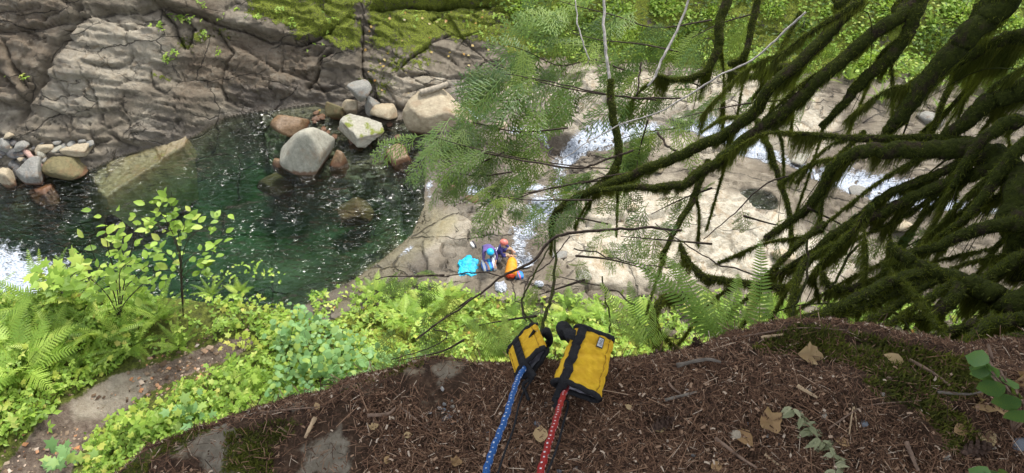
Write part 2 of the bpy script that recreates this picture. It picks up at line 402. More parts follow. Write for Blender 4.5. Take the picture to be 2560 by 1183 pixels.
    moss = np.maximum(moss, sstep(.3, .9, u) * .9 * (1 - .75 * m([(1180, 560), (1560, 590), (1560, 720), (1380, 740), (1180, 700)], 25)))
    moss = np.maximum(moss, .6 * sstep(3.5, 5.5, tt_(t)) * (X > 200))
    pale = .9 * m([(1090, 190), (1290, 200), (1480, 175), (2000, 190), (2100, 300), (2050, 420), (1500, 350), (1240, 330), (1160, 290)], 20) * .9
    pale = np.maximum(pale, m([(1530, 470), (1800, 470), (2000, 560), (2160, 640), (2100, 700), (1500, 700), (1380, 620)], 20))
    pale = np.maximum(pale, .55 * m([(1070, 420), (1500, 420), (1560, 560), (1180, 600), (1020, 680), (900, 720), (1060, 560)], 25))
    pale = np.maximum(pale, .32 * m([(930, 180), (1200, 190), (1180, 290), (1010, 290), (930, 240)], 20))
    pale = np.maximum(pale, .42 * m([(200, 60), (400, 60), (420, 140), (360, 190), (230, 280), (110, 290), (120, 190)], 30))
    brown = np.maximum.reduce([m([(470, 110), (560, 60), (800, 130), (800, 250), (640, 275), (560, 250), (430, 250)], 30) * .9,
        m([(-60, -40), (190, -40), (150, 80), (90, 240), (-60, 260)], 30) * .85, m([(560, -40), (520, 60), (400, 20), (400, -40)], 20) * .7, m([(1060, 400), (1130, 400), (1130, 560), (1010, 680), (940, 700), (1050, 560)], 12) * .8])
    brown = np.maximum(brown, .7 * sstep(.25, .0, pz) * (t < 1)); 
    damp = sstep(.55, .02, pz - .35 * pn) * (X < 1250)
    damp = np.maximum(damp, .8 * m([(560, 210), (860, 210), (860, 270), (600, 285)], 10)); damp = np.maximum(damp, .7 * m([(300, 320), (460, 290), (470, 350), (330, 370)], 14))
    olive = np.where(s < 0, 1., 0) * .6 + m([(1060, 500), (1150, 540), (1000, 690), (850, 760)], 20) * .6
    crk = np.minimum.reduce([polydist(px, py, p)[0] for p in CREEK]); wetf = np.exp(-(crk / 1.1) ** 2) * (t < .5) * (X > 1060)
    brown = np.maximum(brown, .75 * wetf); pale = pale * (1 - .55 * wetf); damp = np.maximum(damp, .55 * np.exp(-(crk / .8) ** 2) * (t < .5))
    V = np.stack([px, py, pz], -1).reshape(-1, 3)
    A = {'moss': moss, 'pale': pale, 'brown': brown, 'damp': damp, 'olive': olive}
    idx = np.arange(sh[0] * sh[1]).reshape(sh)
    Q = np.stack([idx[:-1, :-1], idx[:-1, 1:], idx[1:, 1:], idx[1:, :-1]], -1)
    c = lambda a: a[:-1, :-1]
    reg = np.where(c(t) > 0, np.where(c(X) < 905, 0, 1), np.where(c(s) < 0, 2, np.where(c(u) > .25, 4, 3)))
    out = []
    for r in range(5):
        q = Q[reg == r]; used, inv = np.unique(q, return_inverse=True)
        out.append((V[used], inv.reshape(-1, 4), {k: a.ravel()[used] for k, a in A.items()}))
    return out, (gx, gy, pz, py, X, Y)
def tt_(t): return np.maximum(t, 0)

def rock_material():
    t = NT('water_worn_rock')
    n1 = t.noise(.8, 6, .6); n2 = t.noise(5, 6, .65); n3 = t.noise(22, 5, .7); st = t.noise(2.2, 5, .6, (1, .25, 3.2, 0, .25, 0))
    base = t.ramp(n1, [(.3, (.078, .062, .043)), (.5, (.162, .136, .098)), (.70, (.28, .245, .185))])
    base = t.mix(t.step(st, .45, .72), base, t.mix(.6, base, (.075, .06, .045)))
    base = t.mix(t.math('MULTIPLY', t.attr('brown'), t.step(n2, .25, .6)), base, t.ramp(st, [(.3, (.060, .040, .023)), (.6, (.135, .102, .068))]))
    cream = t.ramp(n2, [(.25, (.25, .20, .14)), (.45, (.40, .355, .27)), (.7, (.52, .475, .385))])
    cream = t.mix(t.step(st, .52, .68), cream, (.34, .27, .18))
    base = t.mix(t.attr('pale'), base, cream)
    base = t.mix(t.math('MULTIPLY', t.attr('olive'), .75), base, t.ramp(n2, [(.3, (.15, .14, .05)), (.7, (.36, .32, .15))]))
    base = t.mix(t.math('MULTIPLY', t.step(n3, .62, .8), .5), base, (.06, .05, .04))
    wet = t.attr('damp'); base = t.mix(t.math('MULTIPLY', wet, .62), base, (.03, .024, .018))
    mo = t.math('ADD', t.attr('moss'), t.math('ADD', t.math('MULTIPLY', t.math('SUBTRACT', n2, .5), 1.5), t.math('MULTIPLY', t.math('SUBTRACT', n1, .5), 1.0)))
    mf = t.step(mo, .42, .62)
    mc = t.ramp(n3, [(.3, (.032, .038, .008)), (.48, (.13, .16, .014)), (.64, (.32, .38, .025))])
    base = t.mix(mf, base, mc)
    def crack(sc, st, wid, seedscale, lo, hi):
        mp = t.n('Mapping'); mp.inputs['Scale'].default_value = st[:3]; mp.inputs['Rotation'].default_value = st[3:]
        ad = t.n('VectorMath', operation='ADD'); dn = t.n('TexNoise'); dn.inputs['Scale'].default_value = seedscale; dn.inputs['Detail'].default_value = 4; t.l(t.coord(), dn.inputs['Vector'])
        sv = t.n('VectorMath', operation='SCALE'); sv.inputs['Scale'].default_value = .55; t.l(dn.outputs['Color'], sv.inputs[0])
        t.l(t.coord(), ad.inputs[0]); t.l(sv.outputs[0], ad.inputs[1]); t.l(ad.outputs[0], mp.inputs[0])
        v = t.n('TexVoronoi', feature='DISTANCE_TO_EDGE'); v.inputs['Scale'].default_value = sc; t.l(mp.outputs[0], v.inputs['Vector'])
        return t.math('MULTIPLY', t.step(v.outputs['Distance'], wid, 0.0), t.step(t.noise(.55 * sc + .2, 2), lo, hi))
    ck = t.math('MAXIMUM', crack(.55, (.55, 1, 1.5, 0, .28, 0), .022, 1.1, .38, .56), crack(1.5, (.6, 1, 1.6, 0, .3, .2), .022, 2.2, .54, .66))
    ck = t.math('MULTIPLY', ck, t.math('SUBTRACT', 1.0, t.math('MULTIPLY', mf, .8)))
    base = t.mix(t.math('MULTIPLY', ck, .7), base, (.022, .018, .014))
    h = t.math('SUBTRACT', t.math('ADD', t.math('MULTIPLY', n2, .6), t.math('MULTIPLY', n3, t.math('ADD', .25, t.math('MULTIPLY', mf, .9)))), t.math('MULTIPLY', ck, .55))
    nb = t.bump(h, .9, .16)
    rg = t.math('SUBTRACT', .82, t.math('MULTIPLY', wet, .52))
    return t.done(base, rg, nb, .45)
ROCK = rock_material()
TER, GRID = make_terrain()
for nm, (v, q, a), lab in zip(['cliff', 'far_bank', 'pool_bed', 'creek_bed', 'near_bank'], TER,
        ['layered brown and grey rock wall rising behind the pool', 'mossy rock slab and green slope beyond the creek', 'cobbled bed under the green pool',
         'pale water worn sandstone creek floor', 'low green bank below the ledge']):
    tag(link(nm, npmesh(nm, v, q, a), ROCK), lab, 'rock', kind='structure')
def ground_at(X, Y, zs=None):          # terrain point seen at a photo pixel (marching the ray over the height field)
    gx, gy, pz, py = GRID[:4]; r = ray(X, Y); r = r / np.linalg.norm(r)
    ds = np.arange(11, 60, .04); P = _C + ds[:, None] * r
    i = np.clip(np.searchsorted(gy, P[:, 1]), 1, len(gy) - 1); j = np.clip(np.searchsorted(gx, P[:, 0]), 1, len(gx) - 1)
    z = pz[i, j]; k = np.argmax(P[:, 2] < z)
    if not (P[:, 2] < z).any(): k = len(ds) - 1
    return Vector(P[k])
def height(x, y):
    gx, gy, pz, py = GRID[:4]
    i = np.clip(np.searchsorted(gy, y), 1, len(gy) - 1); j = np.clip(np.searchsorted(gx, x), 1, len(gx) - 1)
    return pz[i, j]

# ------------------------------------------------------------------ water
def water_material():
    t = NT('pool_water'); t.t.nodes.remove(t.b)
    a = t.noise(1.5, 1, .5, (1, 2.0, 1, 0, 0, .30), .5); b = t.noise(3.3, .6, .5, (1, 2.4, 1, 0, 0, .40), .5)
    c = t.noise(.35, 2, .5)
    h = t.math('MULTIPLY', t.math('ADD', a, t.math('MULTIPLY', b, .55)), t.math('ADD', .24, t.math('MULTIPLY', t.step(c, .40, .68), .95)))
    nb = t.bump(h, 1.0, .50)
    g = t.n('BsdfGlossy'); g.inputs['Roughness'].default_value = .13; t.l(nb, g.inputs['Normal'])
    tr = t.n('BsdfTransparent'); tr.inputs[0].default_value = (.93, .97, .94, 1)
    fr = t.n('Fresnel'); fr.inputs[0].default_value = 1.36; t.l(nb, fr.inputs['Normal'])
    mx = t.n('MixShader'); t.l(fr.outputs[0], mx.inputs[0]); t.l(tr.outputs[0], mx.inputs[1]); t.l(g.outputs[0], mx.inputs[2])
    t.l(mx.outputs[0], t.o.inputs['Surface'])
    va = t.n('VolumeAbsorption'); va.inputs['Color'].default_value = (.10, .70, .38, 1); va.inputs['Density'].default_value = .31
    t.l(va.outputs[0], t.o.inputs['Volume'])
    return t.m
WATER = water_material()
def prism(name, P, z0, z1, mat):
    n = len(P); V = [(x, y, z1) for x, y in P] + [(x, y, z0) for x, y in P]
    me = bpy.data.meshes.new(name)
    me.from_pydata(V, [], [tuple(range(n)), tuple(range(2 * n - 1, n - 1, -1))] + [(i, i + n, (i + 1) % n + n, (i + 1) % n) for i in range(n)])
    me.update(); bm = bmesh.new(); bm.from_mesh(me); bmesh.ops.recalc_face_normals(bm, faces=bm.faces); bm.to_mesh(me); bm.free()
    return link(name, me, mat)
tag(prism('pool_water', [(-31, 12.5), (-3.2, 12.5), (-2.9, 17), (-2.7, 20), (-2.7, 26.6), (-5, 29.5), (-31, 29.5)], -6, 0, WATER), 'deep green rippled pool water', 'water', kind='structure')
for i, (hx, hy, hr, hd) in enumerate(POTS[:1]):
    P = [(hx + 1.2 * 1.3 * hr * math.cos(k * .3927), hy + 1.3 * hr * math.sin(k * .3927)) for k in range(16)]
    tag(prism('pothole_water', P, -1.5, .1 + float(height(hx + 1.2 * hr * 1.3, hy)) - .2, WATER), 'dark green water in a round pothole of the pale rock', 'water', kind='structure')
# ------------------------------------------------------------------ the ledge under the camera
LZ = 19.75
LIP = W([(-900, 1700), (-200, 1370), (100, 1240), (250, 1165), (330, 1098), (450, 1050), (560, 1022), (700, 985), (840, 950), (1000, 902), (1080, 882), (1140, 877), (1200, 886), (1260, 887), (1400, 882), (1540, 874),
         (1620, 867), (1700, 860), (1800, 832), (1900, 802), (1990, 790), (2080, 797), (2150, 814), (2250, 845), (2400, 858), (2560, 850), (3000, 830), (3600, 800)], LZ)
_lx, _ly = np.array(LIP).T
def lip_y(x): return np.interp(x, _lx, _ly) + .025 * fbm(x * 7, x * 0 + 3, 90, 3) + .012 * fbm(x * 30, x * 0 + 3, 91, 3)
def ledge_z(x, y):
    e = y - lip_y(x)
    z = LZ + .05 * fbm(x * 2.2, y * 2.2, 92, 4) + .018 * fbm(x * 14, y * 14, 93, 4) + .03 * sstep(.35, 1.3, x) - .04 * sstep(-.3, -.9, x)
    z = z + .05 * np.exp(-((x - .75) ** 2 / .12 + (y - .70) ** 2 / .006)) * sstep(.2, .5, x) + .035 * np.exp(-((x - .98 - .8 * (.62 - y)) ** 2 / .006)) * sstep(.2, .5, x)
    r = np.maximum(e + .05, 0)
    return z - np.where(r < .05, 15 * r * r, 15 * .0025 + (r - .05) * 1.5)
def make_ledge():
    gx = np.concatenate([np.linspace(-3.5, -1.15, 24)[:-1], np.linspace(-1.15, 1.45, 560), np.linspace(1.45, 5.5, 40)[1:]])
    e1 = np.concatenate([np.linspace(0, 1, 30)[:-1] ** 1 * .55, np.linspace(.55, 1, 170)])   # 0 behind the camera .. 1 at the lip
    over = np.concatenate([np.linspace(.004, .05, 14), np.array([.07, .1, .14, .2, .3, .5, .8, 1.2, 1.7, 2.3, 3, 4, 5, 6, 7.5, 9, 11, 13, 15, 17.5, 20.5])])
    rows = len(e1) + len(over); x = np.tile(gx, (rows, 1)); ly = lip_y(gx)
    y = np.empty_like(x); z = np.empty_like(x)
    for i, t in enumerate(e1): y[i] = -2.0 + (ly + 2.0) * t
    z[:len(e1)] = ledge_z(x[:len(e1)], y[:len(e1)])
    zl = z[len(e1) - 1]
    for j, o in enumerate(over):
        i = len(e1) + j
        y[i] = ly + .05 * (1 - math.exp(-o * 8)) - .10 * min(o, 3) + .35 * fbm(gx * .9, gx * 0 + o * .7, 94, 4) * min(1, o * 1.2)
        z[i] = zl - o * np.where(o < .06, 1.2, 1.0) - (0.012 if o >= .06 else 0)
    X, Y = proj(x, y, z)
    n1 = 45 * fbm(X * .015, Y * .015, 95, 5) + 20 * fbm(X * .06, Y * .06, 96, 4)
    m = lambda P, s=14: sstep(s, -s, sdpoly(X, Y, P) + n1)
    m = lambda P, s=34: sstep(s, -s, sdpoly(X, Y, P) + 1.5 * n1)
    stone = np.maximum.reduce([m([(990, 925), (1130, 890), (1180, 905), (1130, 965), (1090, 975), (1080, 940), (1010, 950)]), m([(770, 1090), (850, 1060), (880, 1120), (870, 1200), (750, 1200)]),
        m([(430, 1085), (560, 1060), (640, 1090), (600, 1200), (430, 1140)]) * .9, m([(560, 1040), (840, 968), (1000, 915), (1080, 905), (1000, 945), (840, 992), (600, 1060)], 8) * .7, m([(1040, 1000), (1150, 1010), (1150, 1060), (1100, 1065)], 8) * .5])
    moss = np.maximum.reduce([m([(180, 1200), (330, 1105), (500, 1060), (520, 1080), (380, 1150), (360, 1220), (200, 1240)]) * .95, m([(560, 1080), (700, 1050), (760, 1060), (690, 1120), (680, 1190), (560, 1190)]) * .8,
        m([(1850, 880), (1990, 815), (2160, 840), (2420, 900), (2480, 960), (2420, 1000), (2200, 940), (2000, 880)], 20) * .9, m([(2150, 950), (2290, 960), (2420, 1060), (2460, 1120), (2400, 1130), (2300, 1040)], 12) * .95])
    late = np.zeros_like(x); late[len(e1):] = 1
    stone = np.maximum(stone, late * sstep(-.05, .15, fbm(x * 2, z * 2, 97, 4) + .1)); moss = np.maximum(moss, late * .7 * sstep(0, .2, fbm(x * 1.5, z * .8, 98, 4)))
    idx = np.arange(x.size).reshape(x.shape); Q = np.stack([idx[:-1, :-1], idx[:-1, 1:], idx[1:, 1:], idx[1:, :-1]], -1).reshape(-1, 4)
    return npmesh('ledge', np.stack([x, y, z], -1).reshape(-1, 3), Q, {'stone': stone.ravel(), 'moss': moss.ravel()})
def ledge_masks(x, y):
    X, Y = proj(x, y, ledge_z(x, y)); return X, Y
def soil_material():
    t = NT('needle_soil')
    n1 = t.noise(6, 5); n2 = t.noise(45, 6, .7); n3 = t.noise(180, 4, .7)
    soil = t.ramp(n2, [(.3, (.024, .013, .008)), (.5, (.064, .037, .022)), (.72, (.14, .088, .055))])
    soil = t.mix(t.step(n3, .6, .75), soil, (.17, .115, .08))
    st = t.ramp(n2, [(.25, (.12, .10, .075)), (.5, (.215, .183, .137)), (.75, (.33, .29, .225))]); st = t.mix(t.step(n3, .62, .78), st, (.09, .08, .06)); st = t.mix(t.step(n1, .5, .7), st, (.26, .20, .13))
    sf = t.step(t.math('ADD', t.attr('stone'), t.math('MULTIPLY', t.math('SUBTRACT', n2, .5), .9)), .34, .80)
    c = t.mix(sf, soil, st)
    mf = t.step(t.math('ADD', t.attr('moss'), t.math('MULTIPLY', t.math('SUBTRACT', n2, .5), 1.6)), .5, .72)
    c = t.mix(mf, c, t.ramp(n3, [(.3, (.025, .032, .007)), (.55, (.075, .085, .012)), (.75, (.15, .17, .02))]))
    h = t.math('ADD', t.math('MULTIPLY', n2, .6), t.math('MULTIPLY', n3, .5))
    return t.done(c, .92, t.bump(h, .8, .012), .2)
SOIL = soil_material()
tag(link('ground', make_ledge(), SOIL), 'brown needle covered cliff ledge in the foreground', 'ground', kind='structure')

# ------------------------------------------------------------------ the planted terrace half way down on the left
TZ = 14.0
TERR = W([(-900, 690), (-300, 705), (0, 722), (250, 736), (450, 748), (620, 754), (740, 762), (820, 790), (930, 835), (1040, 880), (1150, 940), (1180, 1100), (1100, 1400), (-1500, 1500)], TZ)
def terrace_z(x, y):
    s = sdpoly(x, y, TERR)
    z = TZ + .30 * fbm(x * .7, y * .7, 100, 4) + .06 * fbm(x * 4, y * 4, 101, 4) - .55 * sstep(-3.0, -.4, x) - .12 * (y - 4) * sstep(-3.5, -1.5, x)
    X, Y = proj(x, y, np.full_like(x, TZ))
    pth = sstep(40, -40, sdpoly(X, Y, TPATH)); z = z - .10 * pth
    return z - .5 * np.maximum(s + .35, 0) ** 2 - np.maximum(s, 0) * 7.0
TPATH = [(-80, 1260), (30, 1140), (160, 1020), (300, 940), (440, 900), (560, 850), (620, 830), (640, 860), (540, 910), (400, 965), (310, 1030), (230, 1090), (150, 1240)]
def make_terrace():
    gx = np.linspace(-10.5, .9, 330); gy = np.linspace(1.2, 8.2, 220); x, y = np.meshgrid(gx, gy); z = terrace_z(x, y)
    z = np.maximum(z, -1.0); X, Y = proj(x, y, z)
    n1 = 60 * fbm(X * .01, Y * .01, 104, 4)
    path = sstep(20, -20, sdpoly(X, Y, TPATH) + n1 * .6); path = np.maximum(path, .8 * sstep(15, -15, sdpoly(X, Y, [(820, 810), (900, 800), (960, 850), (900, 870)]) + n1 * .4))
    pale = sstep(14, -14, sdpoly(X, Y, [(180, 1010), (300, 930), (380, 935), (370, 980), (270, 1040), (190, 1050)]) + n1 * .3)
    idx = np.arange(x.size).reshape(x.shape); Q = np.stack([idx[:-1, :-1], idx[:-1, 1:], idx[1:, 1:], idx[1:, :-1]], -1).reshape(-1, 4)
    return npmesh('terrace', np.stack([x, y, z], -1).reshape(-1, 3), Q, {'path': path.ravel(), 'pale': pale.ravel()})
def terrace_material():
    t = NT('terrace_ground'); n1 = t.noise(2.5, 5); n2 = t.noise(16, 6, .7); n3 = t.noise(60, 4, .7)
    g = t.ramp(n2, [(.3, (.028, .032, .010)), (.5, (.075, .088, .016)), (.7, (.16, .19, .03))])
    d = t.ramp(n2, [(.3, (.06, .042, .03)), (.5, (.12, .09, .07)), (.7, (.20, .16, .125))]); d = t.mix(t.step(n3, .6, .78), d, (.25, .21, .17))
    p = t.ramp(n2, [(.3, (.20, .165, .12)), (.7, (.34, .30, .24))])
    d = t.mix(t.attr('pale'), d, p)
    f = t.step(t.math('ADD', t.attr('path'), t.math('MULTIPLY', t.math('SUBTRACT', n2, .5), 1.2)), .35, .6)
    return t.done(t.mix(f, g, d), .92, t.bump(t.math('ADD', n2, t.math('MULTIPLY', n3, .4)), .7, .05), .25)
tag(link('terrace', make_terrace(), terrace_material()), 'green terrace with a dirt path half way down', 'ground', kind='structure')
def terrace_at(X, Y):
    z = TZ
    for _ in range(6):
        p = onz(X, Y, z); z = float(terrace_z(np.array([p.x]), np.array([p.y]))[0]); z = max(z, 10)
    return onz(X, Y, z)
def ledge_at(X, Y):
    z = LZ
    for _ in range(5):
        p = onz(X, Y, z); z = max(float(ledge_z(np.array([p.x]), np.array([p.y]))[0]), LZ - .2)
    return onz(X, Y, z)

# ------------------------------------------------------------------ boulders
def ico(sub):
    bm = bmesh.new(); bmesh.ops.create_icosphere(bm, subdivisions=sub, radius=1)
    V = np.array([v.co[:] for v in bm.verts]); F = np.array([[v.index for v in f.verts] for f in bm.faces]); bm.free(); return V, F
ICO = {k: ico(k) for k in (2, 3, 4, 5)}
def rock_mesh(name, seed, sub=4, facets=13, soft=14, rough=.07, planes=None):
    V, F = ICO[sub]; rs = np.random.RandomState(seed)
    N = rs.normal(size=(facets, 3)); N /= np.linalg.norm(N, axis=1, keepdims=True); H = rs.uniform(.42, .80, facets)
    if planes is not None:
        P = np.array(planes, float); N = np.vstack([N, P[:, :3] / np.linalg.norm(P[:, :3], axis=1, keepdims=True)]); H = np.concatenate([H, P[:, 3]])
    D = np.maximum(V @ N.T, 1e-3) / H          # soft intersection of half spaces
    r = (np.sum(D ** soft, axis=1) + 1.0) ** (-1.0 / soft)
    a = V * 2.3 + seed; n = fbm(a[:, 0] + a[:, 2] * .7, a[:, 1] - a[:, 2] * .6, seed, 5)
    n2 = fbm(a[:, 0] * 4 + a[:, 2] * 3, a[:, 1] * 4 - a[:, 2] * 2, seed + 5, 3)
    r = r * (1 + rough * 2 * n + rough * .5 * n2)
    P = V * r[:, None]; P = (P - (P.max(0) + P.min(0)) / 2) / ((P.max(0) - P.min(0)) / 2)
    return npmesh(name, P, F)
def stone_material(name, lo, hi, mossy=0.0, wet=False, stain=(.20, .11, .05), band=.05):
    t = NT(name); n1 = t.noise(1.6, 5, .6); n2 = t.noise(7, 6, .65); n3 = t.noise(30, 4, .7)
    c = t.ramp(n2, [(.3, lo), (.7, hi)]); c = t.mix(t.math('MULTIPLY', t.step(n1, .5, .7), .5), c, stain)
    c = t.mix(t.math('MULTIPLY', t.step(n3, .6, .8), .4), c, tuple(x * .45 for x in lo))
    sx = t.n('SeparateXYZ'); t.l(t.n('NewGeometry').outputs['Position'], sx.inputs[0])
    wl = t.step(t.math('ADD', sx.outputs[2], t.math('MULTIPLY', t.math('SUBTRACT', n2, .5), .18)), .22, .08)   # stained rusty below the water line
    c = t.mix(t.math('MULTIPLY', wl, .85 if band else .25), c, (.115, .05, .022))
    if mossy:
        nz = t.n('SeparateXYZ'); t.l(t.n('NewGeometry').outputs['Normal'], nz.inputs[0])
        mf = t.step(t.math('ADD', t.math('MULTIPLY', n1, 1.2), t.math('MULTIPLY', nz.outputs[2], .25)), 1.05 - mossy * .5, 1.2 - mossy * .5)
        c = t.mix(mf, c, t.ramp(n3, [(.3, (.05, .06, .01)), (.7, (.22, .26, .03))]))
    return t.done(c, .35 if wet else .8, t.bump(t.math('ADD', n2, t.math('MULTIPLY', n3, .5)), .5, .08), .5)
SM = {'pale': stone_material('pale_stone', (.22, .21, .165), (.36, .345, .28)), 'brown': stone_material('wet_brown_stone', (.10, .06, .03), (.24, .16, .09), wet=True),
      'mossy': stone_material('mossy_stone', (.22, .205, .16), (.36, .345, .28), .5), 'grey': stone_material('grey_stone', (.14, .14, .125), (.28, .27, .24), .12),
      'tan': stone_material('tan_stone', (.25, .20, .13), (.42, .36, .25), .1), 'dark': stone_material('dark_stone', (.05, .05, .05), (.13, .125, .12)),
      'olive': stone_material('olive_stone', (.085, .072, .032), (.17, .145, .065), .15), 'slab': stone_material('awash_slab_stone', (.13, .115, .055), (.24, .21, .11), .1, wet=True, band=0), 'pink': stone_material('pinkish_stone', (.28, .17, .13), (.42, .30, .25))}
def boulder(X0, Y0, X1, Y1, matk, label, seed, zc=None, depth=.95, rz=0., sub=4, group=None, flat=1.0, planes=None, rest=False, facets=10, soft=60, rough=.065, name='boulder', tilt=(0, 0)):
    cx, cy = (X0 + X1) / 2, (Y0 + Y1) / 2
    p = onz(cx, cy, 0); d = (p - Vector(_C)).dot(Vector(_F)); wpx = (X1 - X0) * d / FPX; hp = (Y1 - Y0) * d / FPX
    dy = wpx * depth / 2; sv, cv = .70, .72                   # how depth and height show from the camera
    hz = math.sqrt(max((hp / 2) ** 2 - (dy * sv) ** 2, (hp * .22) ** 2)) / cv
    if dy * sv > hp / 2 * .92: dy = hp / 2 * .85 / sv; hz = hp / 2 * .5 / cv
    z = hz * .35 if zc is None else zc
    p = onz(cx, cy, z); k = 1.04
    if rest: p = ground_at(cx, cy + (Y1 - Y0) * .12); p = p + (Vector(_C) - p).normalized() * hz * .35; k = 1.1
    o = link(name, rock_mesh(name, seed, sub, facets, soft, rough, planes), SM[matk], loc=p, rot=(tilt[0], tilt[1], rz), scale=(wpx / 2 * k, dy * k, hz * k * flat))
    return tag(o, label, 'boulder', group)
G = 'boulders in the pool'
boulder(704, 316, 828, 452, 'pale', 'large pale grey rounded triangular boulder standing in the pool', 11, zc=.35, depth=.9, group=G, sub=5, facets=6, soft=16, rough=.03,
        planes=[(-.85, -.1, .55, .50), (.9, -.1, .30, .55), (0, -.9, .45, .62), (0, .8, .6, .7), (0, .1, 1, .92)])
boulder(678, 276, 763, 347, 'brown', 'rusty brown rounded boulder behind the large pale boulder', 12, zc=.3, group=G)
boulder(848, 288, 958, 370, 'mossy', 'cream angular boulder with a green moss patch on its corner', 13, zc=.42, group=G, sub=5, planes=[(-.7, -.7, .2, .7), (.6, -.8, .1, .65), (0, 0, 1, .6)])
boulder(816, 254, 862, 304, 'olive', 'small greenish block left of the cream boulder', 14, zc=.3, group=G, facets=9, soft=22)
boulder(854, 253, 894, 292, 'tan', 'small tan block between the greenish block and the leaning slab', 15, zc=.35, group=G, facets=9, soft=22)
boulder(872, 205, 928, 254, 'grey', 'grey angular block highest up against the rock wall', 16, zc=1.15, group=G, facets=8, soft=22)
boulder(918, 238, 946, 290, 'grey', 'thin grey slab leaning beside the small tan block', 17, zc=.5, group=G, facets=8, soft=22, depth=1.6, rz=-.5)
boulder(925, 256, 992, 312, 'tan', 'squat tan boulder at the foot of the mossy slab', 18, zc=.3, group=G)
boulder(1012, 228, 1178, 338, 'tan', 'broad flat tan slab boulder with a sloping top beside the cedar twigs', 19, zc=.55, group=G, sub=5, facets=7, soft=20, depth=.62, rz=.25, planes=[(-.15, -.35, 1, .55), (.1, -1, .2, .7), (-.8, -.5, .2, .75), (1, 0, .1, .85)])
boulder(958, 368, 1036, 446, 'brown', 'orange brown boulder just under water at the right edge of the pool', 20, zc=-.35, group=G)
boulder(828, 384, 872, 462, 'brown', 'narrow brown boulder under water beside the large pale boulder', 21, zc=-.4, group=G)
boulder(872, 330, 968, 416, 'brown', 'brown boulder under water below the cream boulder', 22, zc=-.55, group=G)
boulder(835, 488, 935, 566, 'olive', 'mossy green boulder sunk in the deep right part of the pool', 23, zc=-.95, group=G)
boulder(682, 392, 728, 452, 'brown', 'brown foot stone showing left of the large pale boulder', 24, zc=-.35, group=G)
boulder(640, 430, 760, 500, 'olive', 'dim green boulder sunk in front of the large pale boulder', 25, zc=-1.4, group=G)
def outline_slab(P, ztop, label, mat, seed):                     # flat water-worn slab with a traced outline
    zm = ztop(0.5); Q = np.array(W(P, zm)); x0, y0 = Q.min(0) - .25; x1, y1 = Q.max(0) + .25
    x, y = np.meshgrid(np.linspace(x0, x1, 110), np.linspace(y0, y1, 80)); s_ = sdpoly(x, y, [tuple(q) for q in Q]) + .22 * fbm(x * 1.6, y * 1.6, seed, 4)
    t = (y - y0) / (y1 - y0); z = ztop(t) + .14 * fbm(x * 1.1, y * 1.1, seed + 1, 4) + .05 * fbm(x * 5, y * 5, seed + 2, 3)
    q1, q2, q3 = cells(x * .7 + y * .3, y * 1.1, seed + 3); z = z + (q3 - .5) * .10
    z = z - .9 * np.maximum(s_ + .10, 0) ** 1 * 2.2; z = np.maximum(z, -2.5)
    idx = np.arange(x.size).reshape(x.shape); F = np.stack([idx[:-1, :-1], idx[:-1, 1:], idx[1:, 1:], idx[1:, :-1]], -1).reshape(-1, 4); k = (s_[:-1, :-1] < .9).ravel()
    F = F[k]; used, inv = np.unique(F, return_inverse=True); V = np.stack([x, y, z], -1).reshape(-1, 3)[used]; c = V.mean(0)
    return tag(link('boulder', npmesh('boulder', V - c, inv.reshape(-1, 4)), SM[mat], loc=c), label, 'boulder', G)
outline_slab([(226, 352), (300, 338), (390, 352), (480, 336), (462, 372), (410, 402), (350, 440), (300, 468), (262, 490), (238, 474), (222, 430)], lambda t: -.30 + .45 * t, 'broad olive slab sloping from the rock wall into the left end of the pool', 'slab', 26)
boulder(78, 462, 148, 526, 'brown', 'orange brown angular stone under water near the left rubble', 27, zc=-.4, group=G, facets=8, soft=20)
G2 = 'rubble stones at the left edge of the pool'
boulder(-4, 346, 26, 376, 'grey', 'grey stone at the left picture edge among the rubble', 31, zc=.75, group=G2, rest=True, facets=8, soft=20)
boulder(58, 334, 96, 362, 'dark', 'rounded dark grey stone topmost in the left rubble', 32, zc=.9, group=G2)
boulder(32, 350, 68, 376, 'grey', 'blocky grey stone below the rounded dark stone', 33, zc=.7, group=G2, rest=True, facets=8, soft=20)
boulder(17, 364, 64, 392, 'dark', 'long dark slab in the middle of the left rubble', 34, zc=.6, group=G2, rest=True, facets=7, soft=24, rz=-.4)
boulder(90, 349, 132, 381, 'tan', 'bright tan faceted stone at the top of the left rubble', 35, zc=.6, group=G2, rest=True, facets=7, soft=26)
boulder(130, 362, 154, 381, 'pale', 'small pale stone right of the bright tan stone', 36, zc=.6, group=G2, rest=True, facets=8, soft=24)
boulder(158, 350, 224, 384, 'tan', 'tan oblong block against the foot of the rock wall', 37, zc=.45, group=G2, rest=True, facets=6, soft=26, planes=[(0, 0, 1, .5), (0, -1, .1, .6)])
boulder(112, 378, 206, 440, 'olive', 'largest greenish block of the left rubble touching the water', 38, zc=.35, group=G2, rest=True, facets=7, soft=24, sub=5)
boulder(48, 392, 110, 454, 'grey', 'grey flat slab tilted into the water', 39, zc=.3, group=G2, rest=True, facets=5, soft=28, planes=[(-.2, -.5, 1, .4), (0, -1, -.2, .8)])
boulder(3, 420, 39, 466, 'tan', 'tan pointed stone at the lower left of the rubble', 40, zc=.2, group=G2, rest=True, facets=8, soft=20)
boulder(24, 399, 53, 426, 'dark', 'dark stone behind the grey flat slab', 41, zc=.4, group=G2)
boulder(33, 424, 51, 446, 'dark', 'small dark stone between the pointed stone and the flat slab', 42, zc=.25, group=G2)
boulder(95, 377, 114, 404, 'pale', 'thin upright pale stone under the bright tan stone', 43, zc=.45, group=G2, rest=True, facets=7, soft=24)
boulder(60, 376, 78, 396, 'dark', 'dark wedge beside the pink driftwood', 44, zc=.5, group=G2)
rs = np.random.RandomState(5)
